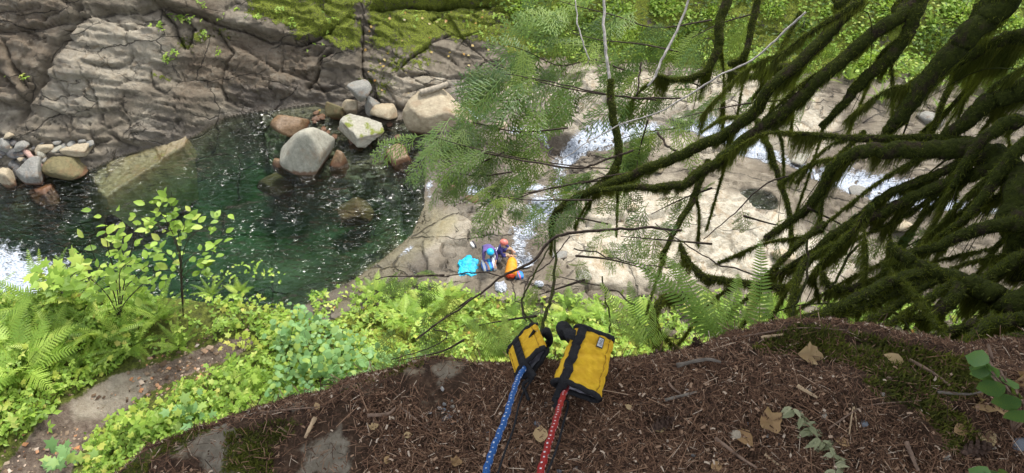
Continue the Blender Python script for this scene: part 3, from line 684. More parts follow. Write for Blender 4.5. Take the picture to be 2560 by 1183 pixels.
for i in range(56):                                            # loose small stones, told apart by nothing but their place
    X = rs.uniform(-30, 110) if i % 4 else rs.uniform(100, 230)
    Y = rs.uniform(335, 462) if i % 4 else rs.uniform(350, 400); s = rs.uniform(5, 13)
    boulder(X - s, Y - s * .7, X + s, Y + s * .7, ['grey', 'dark', 'tan', 'dark'][i % 4], 'small loose stone in the rubble at the left end of the pool', 60 + i % 7, zc=float(max(height(*onz(X, Y, .4)[:2]), 0)) + .1, group='small loose rubble stones', rest=True, sub=2, facets=7, soft=22, name='stone', rz=rs.uniform(0, 6))
for i in range(26):
    X, Y = rs.uniform(770, 1010), rs.uniform(262, 345); s = rs.uniform(6, 12)
    boulder(X - s, Y - s * .7, X + s, Y + s * .7, ['brown', 'tan', 'brown', 'grey'][i % 4], 'small loose stone in the brown shallows between the boulders', 60 + i % 7, zc=.02, group='small stones in the shallows', sub=2, facets=9, soft=14, name='stone', rz=rs.uniform(0, 6))
CST = [(1582, 520, 15, 'tan'), (1330, 330, 22, 'pale'), (1255, 315, 16, 'tan'), (1460, 480, 18, 'grey'), (1290, 520, 20, 'pale'), (1180, 500, 18, 'tan'), (1130, 470, 14, 'pale'), (1640, 420, 22, 'tan'), (2000, 400, 26, 'pale'), (2150, 480, 24, 'grey'), (2250, 560, 26, 'tan'), (1700, 300, 20, 'pale'), (2330, 300, 30, 'grey'), (2450, 360, 26, 'tan'), (1400, 640, 18, 'grey'), (1460, 690, 20, 'pale'), (1960, 640, 26, 'tan')]; _od = order(CST)
for i, (X, Y, s, k) in enumerate(CST):
    g = ground_at(X, Y)
    boulder(X - s, Y - s * .7, X + s, Y + s * .7, k, 'low %s water worn stone on the creek floor, %s of those stones' % ({'tan': 'tan', 'pale': 'pale grey', 'grey': 'grey'}[k], _od[i]), 80 + i, zc=g.z + .08, group='stones on the creek floor', sub=3, name='stone')
def drift(P, r, label, tint=.6):
    b = MB(); b.tube(curve(P, 9), [r * (1 - .25 * i / 8) for i in range(9)], 7, jag=.2); return tag(b.build('driftwood', DRIFT), label, 'driftwood')
DRIFT = plain('driftwood', (.34, .22, .18), .8, .35, 6, .4)
GREYWOOD = plain('grey_log_wood', (.30, .26, .20), .85, .35, 6, .4)
drift([onz(60, 374, .9), onz(80, 395, .75), onz(105, 418, .45)], .13, 'pinkish driftwood log lying on the left rubble')
o = drift([onz(1050, 233, 1.6), onz(1085, 222, 1.7), onz(1120, 210, 1.8)], .16, 'short weathered log wedged above the broad flat slab'); o.data.materials[0] = GREYWOOD
# ------------------------------------------------------------------ whitewater
def foam_material():
    t = NT('foam'); n1 = t.noise(2.2, 6, .65, (1, 1.5, 1)); n2 = t.noise(11, 6, .7, (1, 1.6, 1))
    f = t.step(t.math('ADD', t.attr('foam'), t.math('MULTIPLY', t.math('SUBTRACT', t.math('ADD', t.math('MULTIPLY', n1, .55), t.math('MULTIPLY', n2, .45)), .5), 2.2)), .42, .80)
    t.done(t.mix(t.step(n2, .35, .65), (.22, .27, .34), (.56, .59, .64)), .55, t.bump(n2, .8, .08), .5)
    tr = t.n('BsdfTransparent'); mx = t.n('MixShader'); t.l(f, mx.inputs[0]); t.l(tr.outputs[0], mx.inputs[1]); t.l(t.b.outputs[0], mx.inputs[2]); t.l(mx.outputs[0], t.o.inputs[0])
    return t.m
FOAM = foam_material()
def stream(name, P, width, label, lift=.05, fo=.5, nn=120):
    C = curve(P, nn); d = np.gradient(C, axis=0); d /= np.linalg.norm(d, axis=1, keepdims=True); nrm = np.stack([-d[:, 1], d[:, 0]], 1)
    k = np.linspace(-1, 1, 15); wv = width * (1 + .6 * fbm(np.arange(nn) * .09, np.arange(nn) * 0 + 2, 33, 3) * 2)
    x = C[:, 0:1] + nrm[:, 0:1] * k * wv[:, None]; y = C[:, 1:2] + nrm[:, 1:2] * k * wv[:, None]
    z = height(x, y) + lift + .10 * fbm(x * 2.5, y * 2.5, 34, 3)
    foam = (1 - np.abs(k)[None] ** 1.6) * .75 + fo - .5 + 1.1 * fbm(np.arange(nn) * .05, np.arange(nn) * 0, 35, 3)[:, None] - .15
    idx = np.arange(x.size).reshape(x.shape); Q = np.stack([idx[:-1, :-1], idx[:-1, 1:], idx[1:, 1:], idx[1:, :-1]], -1).reshape(-1, 4)
    tag(link(name, npmesh(name, np.stack([x, y, z], -1).reshape(-1, 3), Q, {'foam': foam.ravel()}), FOAM), label, 'water', kind='structure')
stream('creek_water', CREEK[0], .75, 'white creek water running down over the pale rock', nn=220, fo=.68)
stream('side_creek_water', CREEK[1], .45, 'white trickle running behind the broad flat slab', fo=.34)
stream('outflow_water', CREEK[2], .4, 'white trickle crossing the rock shelf to the pool', fo=.30)
stream('rim_water', W([(1085, 400), (1075, 480), (1070, 560), (1035, 620), (960, 675), (900, 712)]), .28, 'thin white wash along the rim of the rock shelf', fo=.12, lift=.04)
def falls():
    x, y = np.meshgrid(np.linspace(-21, -12.0, 150), np.linspace(13, 20.5, 120)); X, Y = proj(x, y, x * 0)
    s = sdpoly(X, Y, [(-400, 560), (-20, 590), (60, 615), (160, 640), (215, 665), (170, 760), (100, 900), (-400, 900)])
    foam = sstep(70, -90, s); z = .03 + .30 * foam * (fbm(x * 1.1, y * 1.1, 36, 5) + .5) + .10 * foam * fbm(x * 5, y * 5, 37, 3)
    idx = np.arange(x.size).reshape(x.shape); Q = np.stack([idx[:-1, :-1], idx[:-1, 1:], idx[1:, 1:], idx[1:, :-1]], -1).reshape(-1, 4)
    tag(link('falls_water', npmesh('falls_water', np.stack([x, y, z], -1).reshape(-1, 3), Q, {'foam': (foam * .86).ravel()}), FOAM), 'churning white water where the pool spills out at the left', 'water', kind='structure')
falls()

# ------------------------------------------------------------------ ropes and their yellow edge protectors
YEL = NT('yellow_canvas'); _n = YEL.noise(60, 5, .6); _wv = YEL.noise(900, 2, .5)
YEL = YEL.done(YEL.mix(YEL.step(_n, .35, .75), (.60, .34, .012), (.74, .46, .02)), .7, YEL.bump(YEL.math('ADD', _n, YEL.math('MULTIPLY', _wv, .3)), .35, .004), .3)
BLK = plain('black_webbing', (.012, .012, .014), .75, .4, 300, .4, .3)
LIN = plain('grey_lining', (.42, .40, .44), .9, .2, 120, .4, .2)
STITCH = plain('ochre_thread', (.33, .17, .01), .8, .2, 300)
PATCH = plain('woven_label', (.52, .53, .52), .7, .12, 200)
INK = plain('label_ink', (.03, .03, .035), .7, .2, 200)
def sleeve(root, A, B, up, half, thick, seed, strap_at, strap_len, trim_r=.0055, taper=1.0, sag=0.0):
    A, B = Vector(A), Vector(B); ax = (B - A); L = ax.length; ax.normalize(); up = (Vector(up) - ax * Vector(up).dot(ax)).normalized(); sx = ax.cross(up).normalized()
    n, m = 56, 26
    def sec(t, k, off=0.0, wr=1.0):
        a = 2 * math.pi * k; hw = half * (1 + (taper - 1) * t) + off; ht = thick * (1 - .35 * t + .0 * t) + off
        c, s = math.cos(a), math.sin(a); e = .72
        px = hw * math.copysign(abs(c) ** e, c); pz = ht * math.copysign(abs(s) ** .9, s)
        w_ = (.0014 * math.sin(t * 30 + 3.0 * math.sin(k * 12.6 + seed)) + .0011 * math.sin(t * 61 + 5 * math.sin(k * 25 + seed))) + .0075 * (float(fbm(np.array([k * 9. + seed]), np.array([t * 9.]), seed)[0]))
        pz += wr * w_; px += wr * w_ * .6
        return A + ax * (L * t) + sx * px + up * (pz + sag * math.sin(t * math.pi))
    def surf(name, off, mat, rng=(0, 1)):
        V = [sec(rng[0] + (rng[1] - rng[0]) * i / (m - 1), j / n, off) for i in range(m) for j in range(n)]
        F = [(i * n + j, i * n + (j + 1) % n, (i + 1) * n + (j + 1) % n, (i + 1) * n + j) for i in range(m - 1) for j in range(n)]
        b = MB(); b.add([v[:] for v in V], F); return b.build(name, mat, root)
    body = surf('sleeve', 0, YEL); surf('lining', -.0042, LIN, (.01, .99))
    for t in (0, 1):
        b = MB(); P = [sec(t, j / n, -.002) for j in range(n)] ; P.append(P[0]); b.tube(P, trim_r, 8, cap=False); b.build('edge_binding', BLK, root)
    for kk in (.13, .385):
        b = MB(); b.tube([sec(t, kk, .0006) for t in np.linspace(.03, .97, 26)], .0007, 4); b.build('seam', STITCH, body)
    def ribbon(pts, wid, name, side=None, th=.0016):
        pts = [Vector(p) for p in pts]; V = []; F = []
        for i, p in enumerate(pts):
            d = (pts[min(i + 1, len(pts) - 1)] - pts[max(i - 1, 0)]).normalized(); s_ = side(i) if side else (d.cross(up)).normalized(); nn = s_.cross(d).normalized()
            V += [p - s_ * wid / 2 - nn * th, p + s_ * wid / 2 - nn * th, p + s_ * wid / 2 + nn * th, p - s_ * wid / 2 + nn * th]
        for i in range(len(pts) - 1):
            for k in range(4): F.append((i * 4 + k, i * 4 + (k + 1) % 4, i * 4 + 4 + (k + 1) % 4, i * 4 + 4 + k))
        F += [(0, 1, 2, 3), tuple(len(V) - 4 + q for q in (3, 2, 1, 0))]
        b = MB(); b.add([v[:] for v in V], F); return b.build(name, BLK, root, smooth=False)
    P = [sec(t, strap_at, .003) for t in np.linspace(1, 0, 22)]
    e = P[-1]; P += [e - ax * .008 - up * .008, e - ax * .022 - up * thick * .9, e - ax * .034 - up * thick * 1.5]
    ribbon(P, .017, 'strap')
    e0 = sec(1, strap_at, .002)
    return dict(sec=sec, ax=ax, up=up, sx=sx, ribbon=ribbon, top=e0, low=P[-1], body=body, L=L)
def rope(name, P, col, label, rad=.0050, seed=0):
    base = NT(name + '_sheath'); n_ = base.noise(700, 2); base = base.done(base.mix(base.step(n_, .35, .65), tuple(c * .45 for c in col), tuple(c * .95 for c in col)), .6, base.bump(n_, .5, .002), .4)
    wht = plain(name + '_tracer', (.62, .63, .66), .7, .15, 600)
    C = curve(P, 420); b = MB(); C[:, 0] += .0007 * np.sin(np.arange(420) * .4); n = 12
    b.tube(C, rad, n); me = b.mesh(name); me.materials.append(base); me.materials.append(wht)
    seg = np.linalg.norm(np.diff(C, axis=0), axis=1); al = np.cumsum(seg); mi = np.zeros(len(me.polygons), np.int32); q = 0
    for i in range(419):
        for k in range(n):
            on = (al[i] / .0150) % 1 < .22 and (k % 4 in (0, 1) if False else k % 3 == 0)
            if on: mi[q] = mi[q + 1] = 1
            q += 2
    me.polygons.foreach_set('material_index', mi)
    return tag(link(name, me), label, 'rope')
UP = Vector((0, -.55, .83))
r1 = empty('edge_protector', onz(1440, 985, LZ))
A = onz(1441, 976, LZ + .035); B = onz(1486, 836, LZ + .052)
def rel(r): return lambda v: v
class _Z: pass
# right-hand, larger sleeve (parts are modelled in world space and parented with the inverse offset)
def fit(root):
    inv = Matrix.Translation(-root.location)
    for c in root.children: c.matrix_parent_inverse = inv
S = sleeve(r1, A, B, UP, .0475, .022, 3, .335, .05, taper=.84)
sec = S['sec']
b = MB()
pc = [sec(t, k, .0022) for t, k in ((.93, .19), (.93, .235), (.74, .235), (.74, .19))]
b.add([p[:] for p in pc], [(0, 1, 2, 3)]); pt = b.build('care_label', INK, S['body'] and r1, smooth=False)
b = MB(); cc = sum(pc, Vector()) / 4; inn = [cc + (p - cc) * .78 + S['up'] * .0008 for p in pc]; b.add([p[:] for p in inn], [(0, 1, 2, 3)]); b.build('label_face', PATCH, pt, smooth=False)
b = MB()
for i, (f0, f1) in enumerate([(.1, .55), (.1, .8), (.15, .7), (.1, .85), (.1, .6)]):
    t0 = .15 + i * .16; a0 = inn[0].lerp(inn[3], t0); a1 = inn[1].lerp(inn[2], t0); c0 = inn[0].lerp(inn[3], t0 + .06); c1 = inn[1].lerp(inn[2], t0 + .06)
    b.add([(a0.lerp(a1, f0) + S['up'] * .0006)[:], (a0.lerp(a1, f1) + S['up'] * .0006)[:], (c0.lerp(c1, f1) + S['up'] * .0006)[:], (c0.lerp(c1, f0) + S['up'] * .0006)[:]], [(0, 1, 2, 3)])
b.build('label_print', INK, pt, smooth=False)
e = sec(.80, .40, .003)
Lp = curve([e, e + Vector((-.018, .002, .004)), at(1418, 850, 1.455), at(1403, 822, 1.46), at(1412, 816, 1.475), at(1432, 843, 1.48), at(1458, 862, 1.47)], 22)
S['ribbon'](Lp, .022, 'loop')
def tether(root, P): b = MB(); b.tube(curve(P, 40), .0022, 6); b.build('tether_cord', BLK, root)
tether(r1, [S['low'], onz(1420, 1005, LZ + .012), onz(1408, 1060, LZ + .012), onz(1392, 1120, LZ + .014), onz(1362, 1200, LZ + .02), onz(1330, 1300, LZ + .03)])
b = MB(); b.tube([S['low'] + Vector((0, .004, .006)), S['low'] + Vector((.004, -.003, 0)), S['low'] + Vector((-.003, -.01, -.004))], .006, 8, jag=.3); b.build('knot', BLK, r1)
fit(r1); tag(r1, 'larger yellow padded canvas rope protector with black straps and a label', 'rope protector', 'rope protectors on the cliff edge')
r2 = empty('edge_protector', onz(1325, 915, LZ))
A = onz(1330, 908, LZ + .035); B = at(1306, 846, 1.50)
S = sleeve(r2, A, B, Vector((-.30, -.60, .74)), .043, .013, 9, .27, .05, trim_r=.0052)
e = S['sec'](.6, .16, .003)
S['ribbon'](curve([e, at(1345, 848, 1.50), at(1362, 828, 1.50), at(1370, 838, 1.49), at(1376, 856, 1.49), at(1362, 862, 1.50)], 18), .019, 'loop')
tether(r2, [S['low'], onz(1312, 975, LZ + .012), onz(1298, 1010, LZ + .012), onz(1284, 1070, LZ + .012), onz(1262, 1130, LZ + .014), onz(1236, 1210, LZ + .02), onz(1205, 1300, LZ + .03)])
b = MB(); b.tube(curve([S['low'], onz(1308, 960, LZ + .015), onz(1316, 985, LZ + .008), onz(1322, 1000, LZ + .006)], 12), .0035, 6); b.build('strap_tail', BLK, r2)
fit(r2); tag(r2, 'smaller yellow rope protector tipping over the edge at the left', 'rope protector', 'rope protectors on the cliff edge')
def hang(p): return [Vector((p.x, p.y + .03, p.z - .02)), Vector((p.x, p.y + .08, p.z - .12)), Vector((p.x, p.y + .09, p.z - .6)), Vector((p.x, p.y + .09, p.z - 4))]
rope('blue_climbing_rope', [at(1196, 1260, .93), at(1214, 1183, .98), at(1234, 1120, 1.05), at(1262, 1050, 1.14), at(1282, 985, 1.25), at(1298, 940, 1.36), at(1316, 914, 1.425), at(1318, 898, 1.465), at(1318, 890, 1.49)] + hang(at(1319, 888, 1.51)),
     (.012, .12, .42), 'blue climbing rope with white flecks running to the smaller protector')
rope('red_climbing_rope', [at(1326, 1260, .91), at(1350, 1183, .96), at(1368, 1120, 1.03), at(1390, 1050, 1.14), at(1404, 1000, 1.27), onz(1416, 972, LZ + .024), onz(1436, 940, LZ + .022), onz(1455, 905, LZ + .024), onz(1466, 880, LZ + .022)] + hang(onz(1472, 868, LZ + .012)),
     (.42, .012, .012), 'red climbing rope with white flecks running to the larger protector')
# ------------------------------------------------------------------ the mossy cedar leaning out over the gorge
BARK = NT('mossy_bark'); _a = BARK.noise(14, 5, .65); _b = BARK.noise(70, 4, .7)
BARK = BARK.done(BARK.mix(BARK.step(_a, .34, .50), BARK.ramp(_b, [(.3, (.022, .015, .010)), (.7, (.075, .056, .038))]), BARK.ramp(_b, [(.3, (.018, .024, .005)), (.7, (.065, .080, .012))])), .92, BARK.bump(BARK.math('ADD', _a, _b), .9, .02), .15)
MOSS = leafmat('hanging_moss', [(0, (.026, .033, .007)), (.45, (.085, .105, .014)), (.8, (.16, .185, .022)), (1, (.25, .26, .032))], .30, .8)
TWIG = plain('bare_twig', (.07, .052, .040), .85, .4, 60, .3, .2)
PALETWIG = plain('pale_dead_stem', (.50, .46, .42), .8, .3, 40, .3, .2)
TR = Vector((2.75, 1.75, 0))
cedar = empty('cedar_tree', (TR.x, TR.y, 19.6))
def moss_on(P, rad, dens, hang, seed, parent, name='moss'):
    rs = np.random.RandomState(seed); P = np.asarray(P); L = np.linalg.norm(np.diff(P, axis=0), axis=1); cl = np.concatenate([[0], np.cumsum(L)])
    N = int(dens * 3.6 * cl[-1])
    if N < 8: return
    u = rs.uniform(0, cl[-1], N); c = np.stack([np.interp(u, cl, P[:, k]) for k in range(3)], 1); r = np.interp(u, cl, rad)
    tan = np.stack([np.interp(u, cl, np.gradient(P[:, k])) for k in range(3)], 1); tan /= np.linalg.norm(tan, axis=1, keepdims=True)
    rnd = rs.normal(size=(N, 3)); rad_ = rnd - tan * np.sum(rnd * tan, 1, keepdims=True); rad_ /= np.linalg.norm(rad_, axis=1, keepdims=True)
    base = c + rad_ * r[:, None] * .85
    beard = np.clip(.30 + 3.6 * fbm(u * 9 + seed, u * 0 + seed, seed, 3), .05, 1.8)
    low = np.clip(-rad_[:, 2] * .8 + .35, 0, 1)
    ln = (.006 + .020 * rs.rand(N) ** 2 + .5 * hang * beard * low ** 1.5 * rs.uniform(.25, 1.2, N))
    d = rad_ * .55 + rs.normal(size=(N, 3)) * .35 + tan * rs.uniform(-.7, .7, (N, 1)); d[:, 2] -= low * 2.6 + .05
    d /= np.linalg.norm(d, axis=1, keepdims=True)
    sd = np.cross(d, rs.normal(size=(N, 3))); sd /= np.linalg.norm(sd, axis=1, keepdims=True); wd = rs.uniform(.0010, .0022, N)[:, None]
    tip = base + d * ln[:, None] + np.array([0, 0, -1]) * (ln * .5 * low)[:, None]
    nc = max(3, int(cl[-1] / .022)); ci = rs.randint(nc, size=N); cu = rs.uniform(0, cl[-1], nc); cc = np.stack([np.interp(cu, cl, P[:, k]) for k in range(3)], 1); cr_ = np.interp(cu, cl, rad)
    cb = np.clip(.25 + 3.4 * fbm(cu * 7 + seed, cu * 0 + seed, seed + 4, 3), .0, 1.7) * rs.uniform(.4, 1.3, nc); hangs = rs.rand(N) < .5; j = ci[hangs]; n_h = hangs.sum()
    if n_h:
        tj = np.stack([np.interp(cu[j], cl, np.gradient(P[:, k])) for k in range(3)], 1); tj /= np.linalg.norm(tj, axis=1, keepdims=True); lc = 3.4 * hang * cb[j]; f_ = rs.uniform(.35, 1.0, n_h)
        base[hangs] = cc[j] + tj * rs.normal(size=(n_h, 1)) * .014 + rs.normal(size=(n_h, 3)) * cr_[j][:, None] * .45
        tip[hangs] = cc[j] - np.array([0, 0, 1.]) * ((lc + .01) * f_ + cr_[j])[:, None] + rs.normal(size=(n_h, 3)) * (.006 + .10 * lc * (1.2 - f_))[:, None]
    V = np.stack([base - sd * wd, base + sd * wd, tip], 1)
    F = np.array([[0, 1, 2]])[None] + (np.arange(N) * 3)[:, None, None]
    ti = np.clip(.45 + .35 * rad_[:, 2] * .0 + rs.normal(size=N) * .25, 0, 1)
    o = link(name, npmesh(name, V.reshape(-1, 3), F.reshape(-1, 3), {'tint': np.repeat(ti, 3)}, False), MOSS, parent); o['kind'] = 'stuff'
    return o
LIMBS = []
def limb(px, dep, rpx, root=None, dens=2200, hang=.045, name='limb', sub=3, bark=None, rough=.25):
    n = len(px); dep = np.interp(np.linspace(0, 1, n), np.linspace(0, 1, len(dep)), dep); rp = np.interp(np.linspace(0, 1, n), np.linspace(0, 1, len(rpx)), rpx)
    P = [at(x, y, d) for (x, y), d in zip(px, dep)]; rr = list(rp * dep / FPX * .44)
    if root is not None: P = [Vector((TR.x, TR.y, root))] + P; rr = [max(rr[0] * 1.25, .03)] + rr
    m = max(14, int(9 * len(P))); C = curve(P, m); r = np.interp(np.linspace(0, 1, m), np.linspace(0, 1, len(rr)), rr)
    s = len(LIMBS) * 7 + 3
    C = C + np.stack([fbm(np.arange(m) * .45, np.arange(m) * 0 + s + k, s, 3) for k in range(3)], 1) * r[:, None] * .7
    r = r * (1 + .16 * fbm(np.arange(m) * .7, np.arange(m) * 0 + s, s + 2, 3))
    b = MB(); b.tube(C, list(r * .86), 10, jag=.06); o = b.build(name, bark or BARK, cedar)
    if dens: moss_on(C, r * .82, dens, hang, s, o)
    LIMBS.append((C, r)); rs = np.random.RandomState(s)
    for k in range((sub + 1) // 2):                                         # short mossy side shoots
        i = rs.randint(int(m * (.25 if root is not None else .1)), m - 1); st = Vector(C[i]); tg = Vector(C[min(i + 1, m - 1)] - C[i - 1]).normalized()
        dr = (tg * rs.uniform(.3, 1.0) + Vector((rs.normal() * .5, rs.normal() * .4, -rs.uniform(.1, .9)))).normalized(); l = rs.uniform(.15, .5)
        Q = curve([st, st + dr * l * .5 + Vector((0, 0, .02 * rs.normal())), st + dr * l + Vector((0, 0, -.14))], 8); rq = np.linspace(max(r[i] * .25, .004), .002, 8)
        b = MB(); b.tube(Q, list(rq * .7), 5, jag=.3); q = b.build('shoot', BARK, o)
        if rs.rand() < .75: moss_on(Q, rq, dens * .8, hang * .9, s + k + 50, q, 'shoot_moss')
    return o
# trunk of the cedar, outside the picture on the right, and its crown overhead
b = MB(); tp = [(TR.x + .1, TR.y - .1, 17.5), (TR.x, TR.y, 19.6), (TR.x - .05, TR.y + .05, 22), (TR.x, TR.y + .1, 26), (TR.x + .1, TR.y + .1, 34)]
b.tube(curve(tp, 16), list(np.interp(np.arange(16), [0, 4, 15], [.42, .30, .10])), 14, jag=.12); tk = b.build('trunk', BARK, cedar)
moss_on(curve(tp, 16)[2:9], [.28] * 7, 900, .06, 900, tk)
limb([(2200, -60), (2146, 0), (2055, 101), (1928, 218), (1882, 284), (1817, 332), (1730, 375), (1658, 407), (1557, 448), (1455, 488), (1395, 524), (1378, 560), (1382, 600)], [3.3, 3.5, 3.9, 4.3, 4.4], [42, 40, 36, 26, 13], 21.6, sub=8)
limb([(2360, -60), (2303, 0), (2182, 86), (2080, 172), (2004, 243), (1923, 304), (1842, 365), (1776, 416), (1700, 462), (1582, 468), (1500, 476)], [3.2, 3.4, 3.7, 4.0], [46, 44, 40, 30, 14], 21.8, hang=.035, sub=8)
limb([(1893, 304), (1918, 355), (1948, 446), (1974, 532), (1981, 610)], [3.85, 3.6], [20, 16, 11], None, sub=2, hang=.02)
limb([(1772, 402), (1752, 450), (1730, 503), (1689, 574), (1653, 645)], [3.9, 3.7], [24, 22, 14], None, sub=3, hang=.03)
limb([(2360, -70), (2293, 25), (2242, 127), (2156, 203), (2095, 274), (2050, 318)], [3.2, 3.5], [52, 42, 16], 21.9, sub=4)
limb([(2580, -60), (2521, 0), (2420, 91), (2334, 182), (2258, 284), (2215, 330)], [2.8, 3.2], [84, 82, 60, 34], 21.9, hang=.06, sub=5)
limb([(2640, 40), (2560, 86), (2480, 110), (2410, 150), (2350, 190)], [2.9, 3.2], [60, 40, 20], 21.8, hang=.06)
limb([(2640, 170), (2557, 218), (2460, 264), (2374, 335), (2300, 390)], [2.8, 3.1], [66, 60, 26], 21.3, hang=.05)
limb([(2480, 385), (2425, 355), (2308, 345), (2156, 347), (2080, 342), (1964, 331)], [2.9, 3.1, 3.3], [34, 28, 24, 10], None, hang=.05, sub=4)
limb([(2640, 520), (2560, 462), (2511, 421), (2435, 378), (2308, 372), (2182, 376), (2116, 392), (2075, 431), (2045, 487), (2004, 532), (1913, 598)], [2.5, 2.8, 3.0, 3.2, 3.4], [110, 96, 60, 40, 34, 20], 20.6, hang=.06, sub=8)
limb([(2480, 420), (2410, 445), (2300, 485), (2207, 532), (2105, 573), (2020, 640), (1940, 690)], [2.75, 3.0, 3.1], [46, 38, 30, 16], None, hang=.05, sub=5)
limb([(2420, 400), (2330, 440), (2230, 480), (2140, 545), (2080, 600)], [2.85, 3.1], [30, 26, 12], None, hang=.07, sub=4)
limb([(2640, 700), (2560, 763), (2470, 730), (2390, 699), (2291, 664), (2242, 630), (2225, 610)], [2.2, 2.35, 2.4], [92, 84, 60, 44, 26], 20.0, hang=.05, sub=5)
limb([(2341, 674), (2217, 708), (2119, 758), (2020, 797), (1960, 815)], [2.38, 2.2, 2.0], [40, 36, 30], None, hang=.02, sub=2)
limb([(2316, 699), (2193, 750), (2110, 790), (2060, 812)], [2.36, 2.1], [30, 26, 16], None, hang=.02, sub=2)
limb([(2336, 699), (2242, 763), (2190, 790), (2150, 815)], [2.36, 2.1], [30, 28, 18], None, hang=.02, sub=1)
limb([(2390, 700), (2320, 745), (2240, 800), (2180, 830)], [2.34, 2.1], [24, 20, 12], None, hang=.02, sub=1)
limb([(2640, 790), (2560, 800), (2469, 807), (2380, 830), (2291, 868)], [2.2, 2.1], [60, 42, 24], 19.9, hang=.03, sub=3)
limb([(2520, 800), (2469, 815), (2420, 850), (2385, 885)], [2.15, 1.95], [40, 34, 20], None, hang=.03, sub=2)
limb([(2055, 680), (2068, 706), (2094, 723), (2143, 718), (2242, 679), (2300, 668)], [2.5, 2.45], [14, 24, 30], None, hang=.03, sub=2)
limb([(2120, 590), (2060, 630), (2015, 649), (1996, 698), (1981, 748), (1984, 800)], [2.9, 2.4], [22, 22, 16], None, hang=.02, sub=2)
limb([(2060, 560), (1996, 610), (1922, 684), (1900, 720)], [3.1, 2.9], [22, 10], None, hang=.02, sub=2)
limb([(1527, 200), (1527, 250), (1537, 316), (1547, 382), (1525, 438), (1456, 490)], [4.3, 4.35], [20, 26, 26, 18], None, hang=.03, sub=3)
limb([(1960, 720), (1880, 712), (1811, 701), (1760, 691), (1725, 656), (1700, 610)], [2.6, 2.8], [24, 20, 12], None, hang=.03, sub=3)
limb([(1720, 740), (1660, 745), (1635, 790), (1640, 850), (1655, 885)], [2.1, 1.75], [12, 22, 22], None, hang=.02, sub=2)
limb([(1830, -40), (1800, 60), (1795, 120), (1760, 180), (1700, 200), (1640, 190)], [4.4, 4.5], [34, 30, 22, 12], None, hang=.06, sub=5)
limb([(1900, -40), (1880, 60), (1860, 140), (1820, 160)], [4.2, 4.3], [26, 22, 18], None, hang=.08, sub=3)
limb([(2000, 170), (1940, 170), (1880, 190), (1820, 180)], [4.0, 4.2], [26, 26, 12], None, hang=.08, sub=3)
limb([(2000, 30), (1960, 110), (1920, 190), (1880, 250)], [4.1, 4.2], [14, 12, 8], None, hang=.01, sub=1)
limb([(2560, 300), (2480, 330), (2420, 400), (2380, 470)], [2.7, 2.8], [50, 40, 16], None, hang=.07, sub=4)
limb([(2640, 590), (2560, 560), (2440, 575), (2330, 620), (2240, 640)], [2.5, 2.6], [60, 50, 36, 20], 20.5, hang=.06, sub=5)
limb([(2640, 640), (2560, 640), (2480, 690), (2420, 720)], [2.4, 2.4], [60, 46, 24], 20.3, hang=.05, sub=3)
limb([(2160, 330), (2090, 400), (2060, 470), (2050, 560)], [3.3, 3.2], [16, 14, 8], None, hang=.04, sub=2)
limb([(2480, -40), (2440, 60), (2380, 200), (2330, 330)], [3.4, 3.5], [30, 26, 14], None, hang=.05, sub=4)
limb([(2600, 330), (2520, 400), (2440, 520), (2350, 590)], [2.6, 2.7], [50, 36, 16], None, hang=.06, sub=4)
limb([(2400, 720), (2370, 760), (2320, 790), (2260, 800)], [2.3, 2.2], [50, 44, 14], None, hang=.05, sub=2)
limb([(2640, 880), (2560, 850), (2500, 860), (2440, 900)], [2.0, 1.9], [50, 40, 18], None, hang=.03, sub=3)
rs = np.random.RandomState(77)
for i in range(10):                                              # thinner mossy branches filling the right side
    x0, y0 = rs.uniform(2150, 2620), rs.uniform(-40, 700); a = rs.uniform(2.2, 2.75); l = rs.uniform(150, 420)
    pts = [(x0 + math.cos(a) * l * t + 18 * rs.normal() * t, y0 + math.sin(a) * l * t + 30 * t * t) for t in (0, .35, .7, 1)]
    dd = 2.9 + rs.uniform(-.3, .6) if y0 < 450 else 2.5 + rs.uniform(-.1, .3)
    limb(pts, [dd, dd + .3], [rs.uniform(16, 30), 14, 6], None, hang=.055, sub=3, dens=1800)
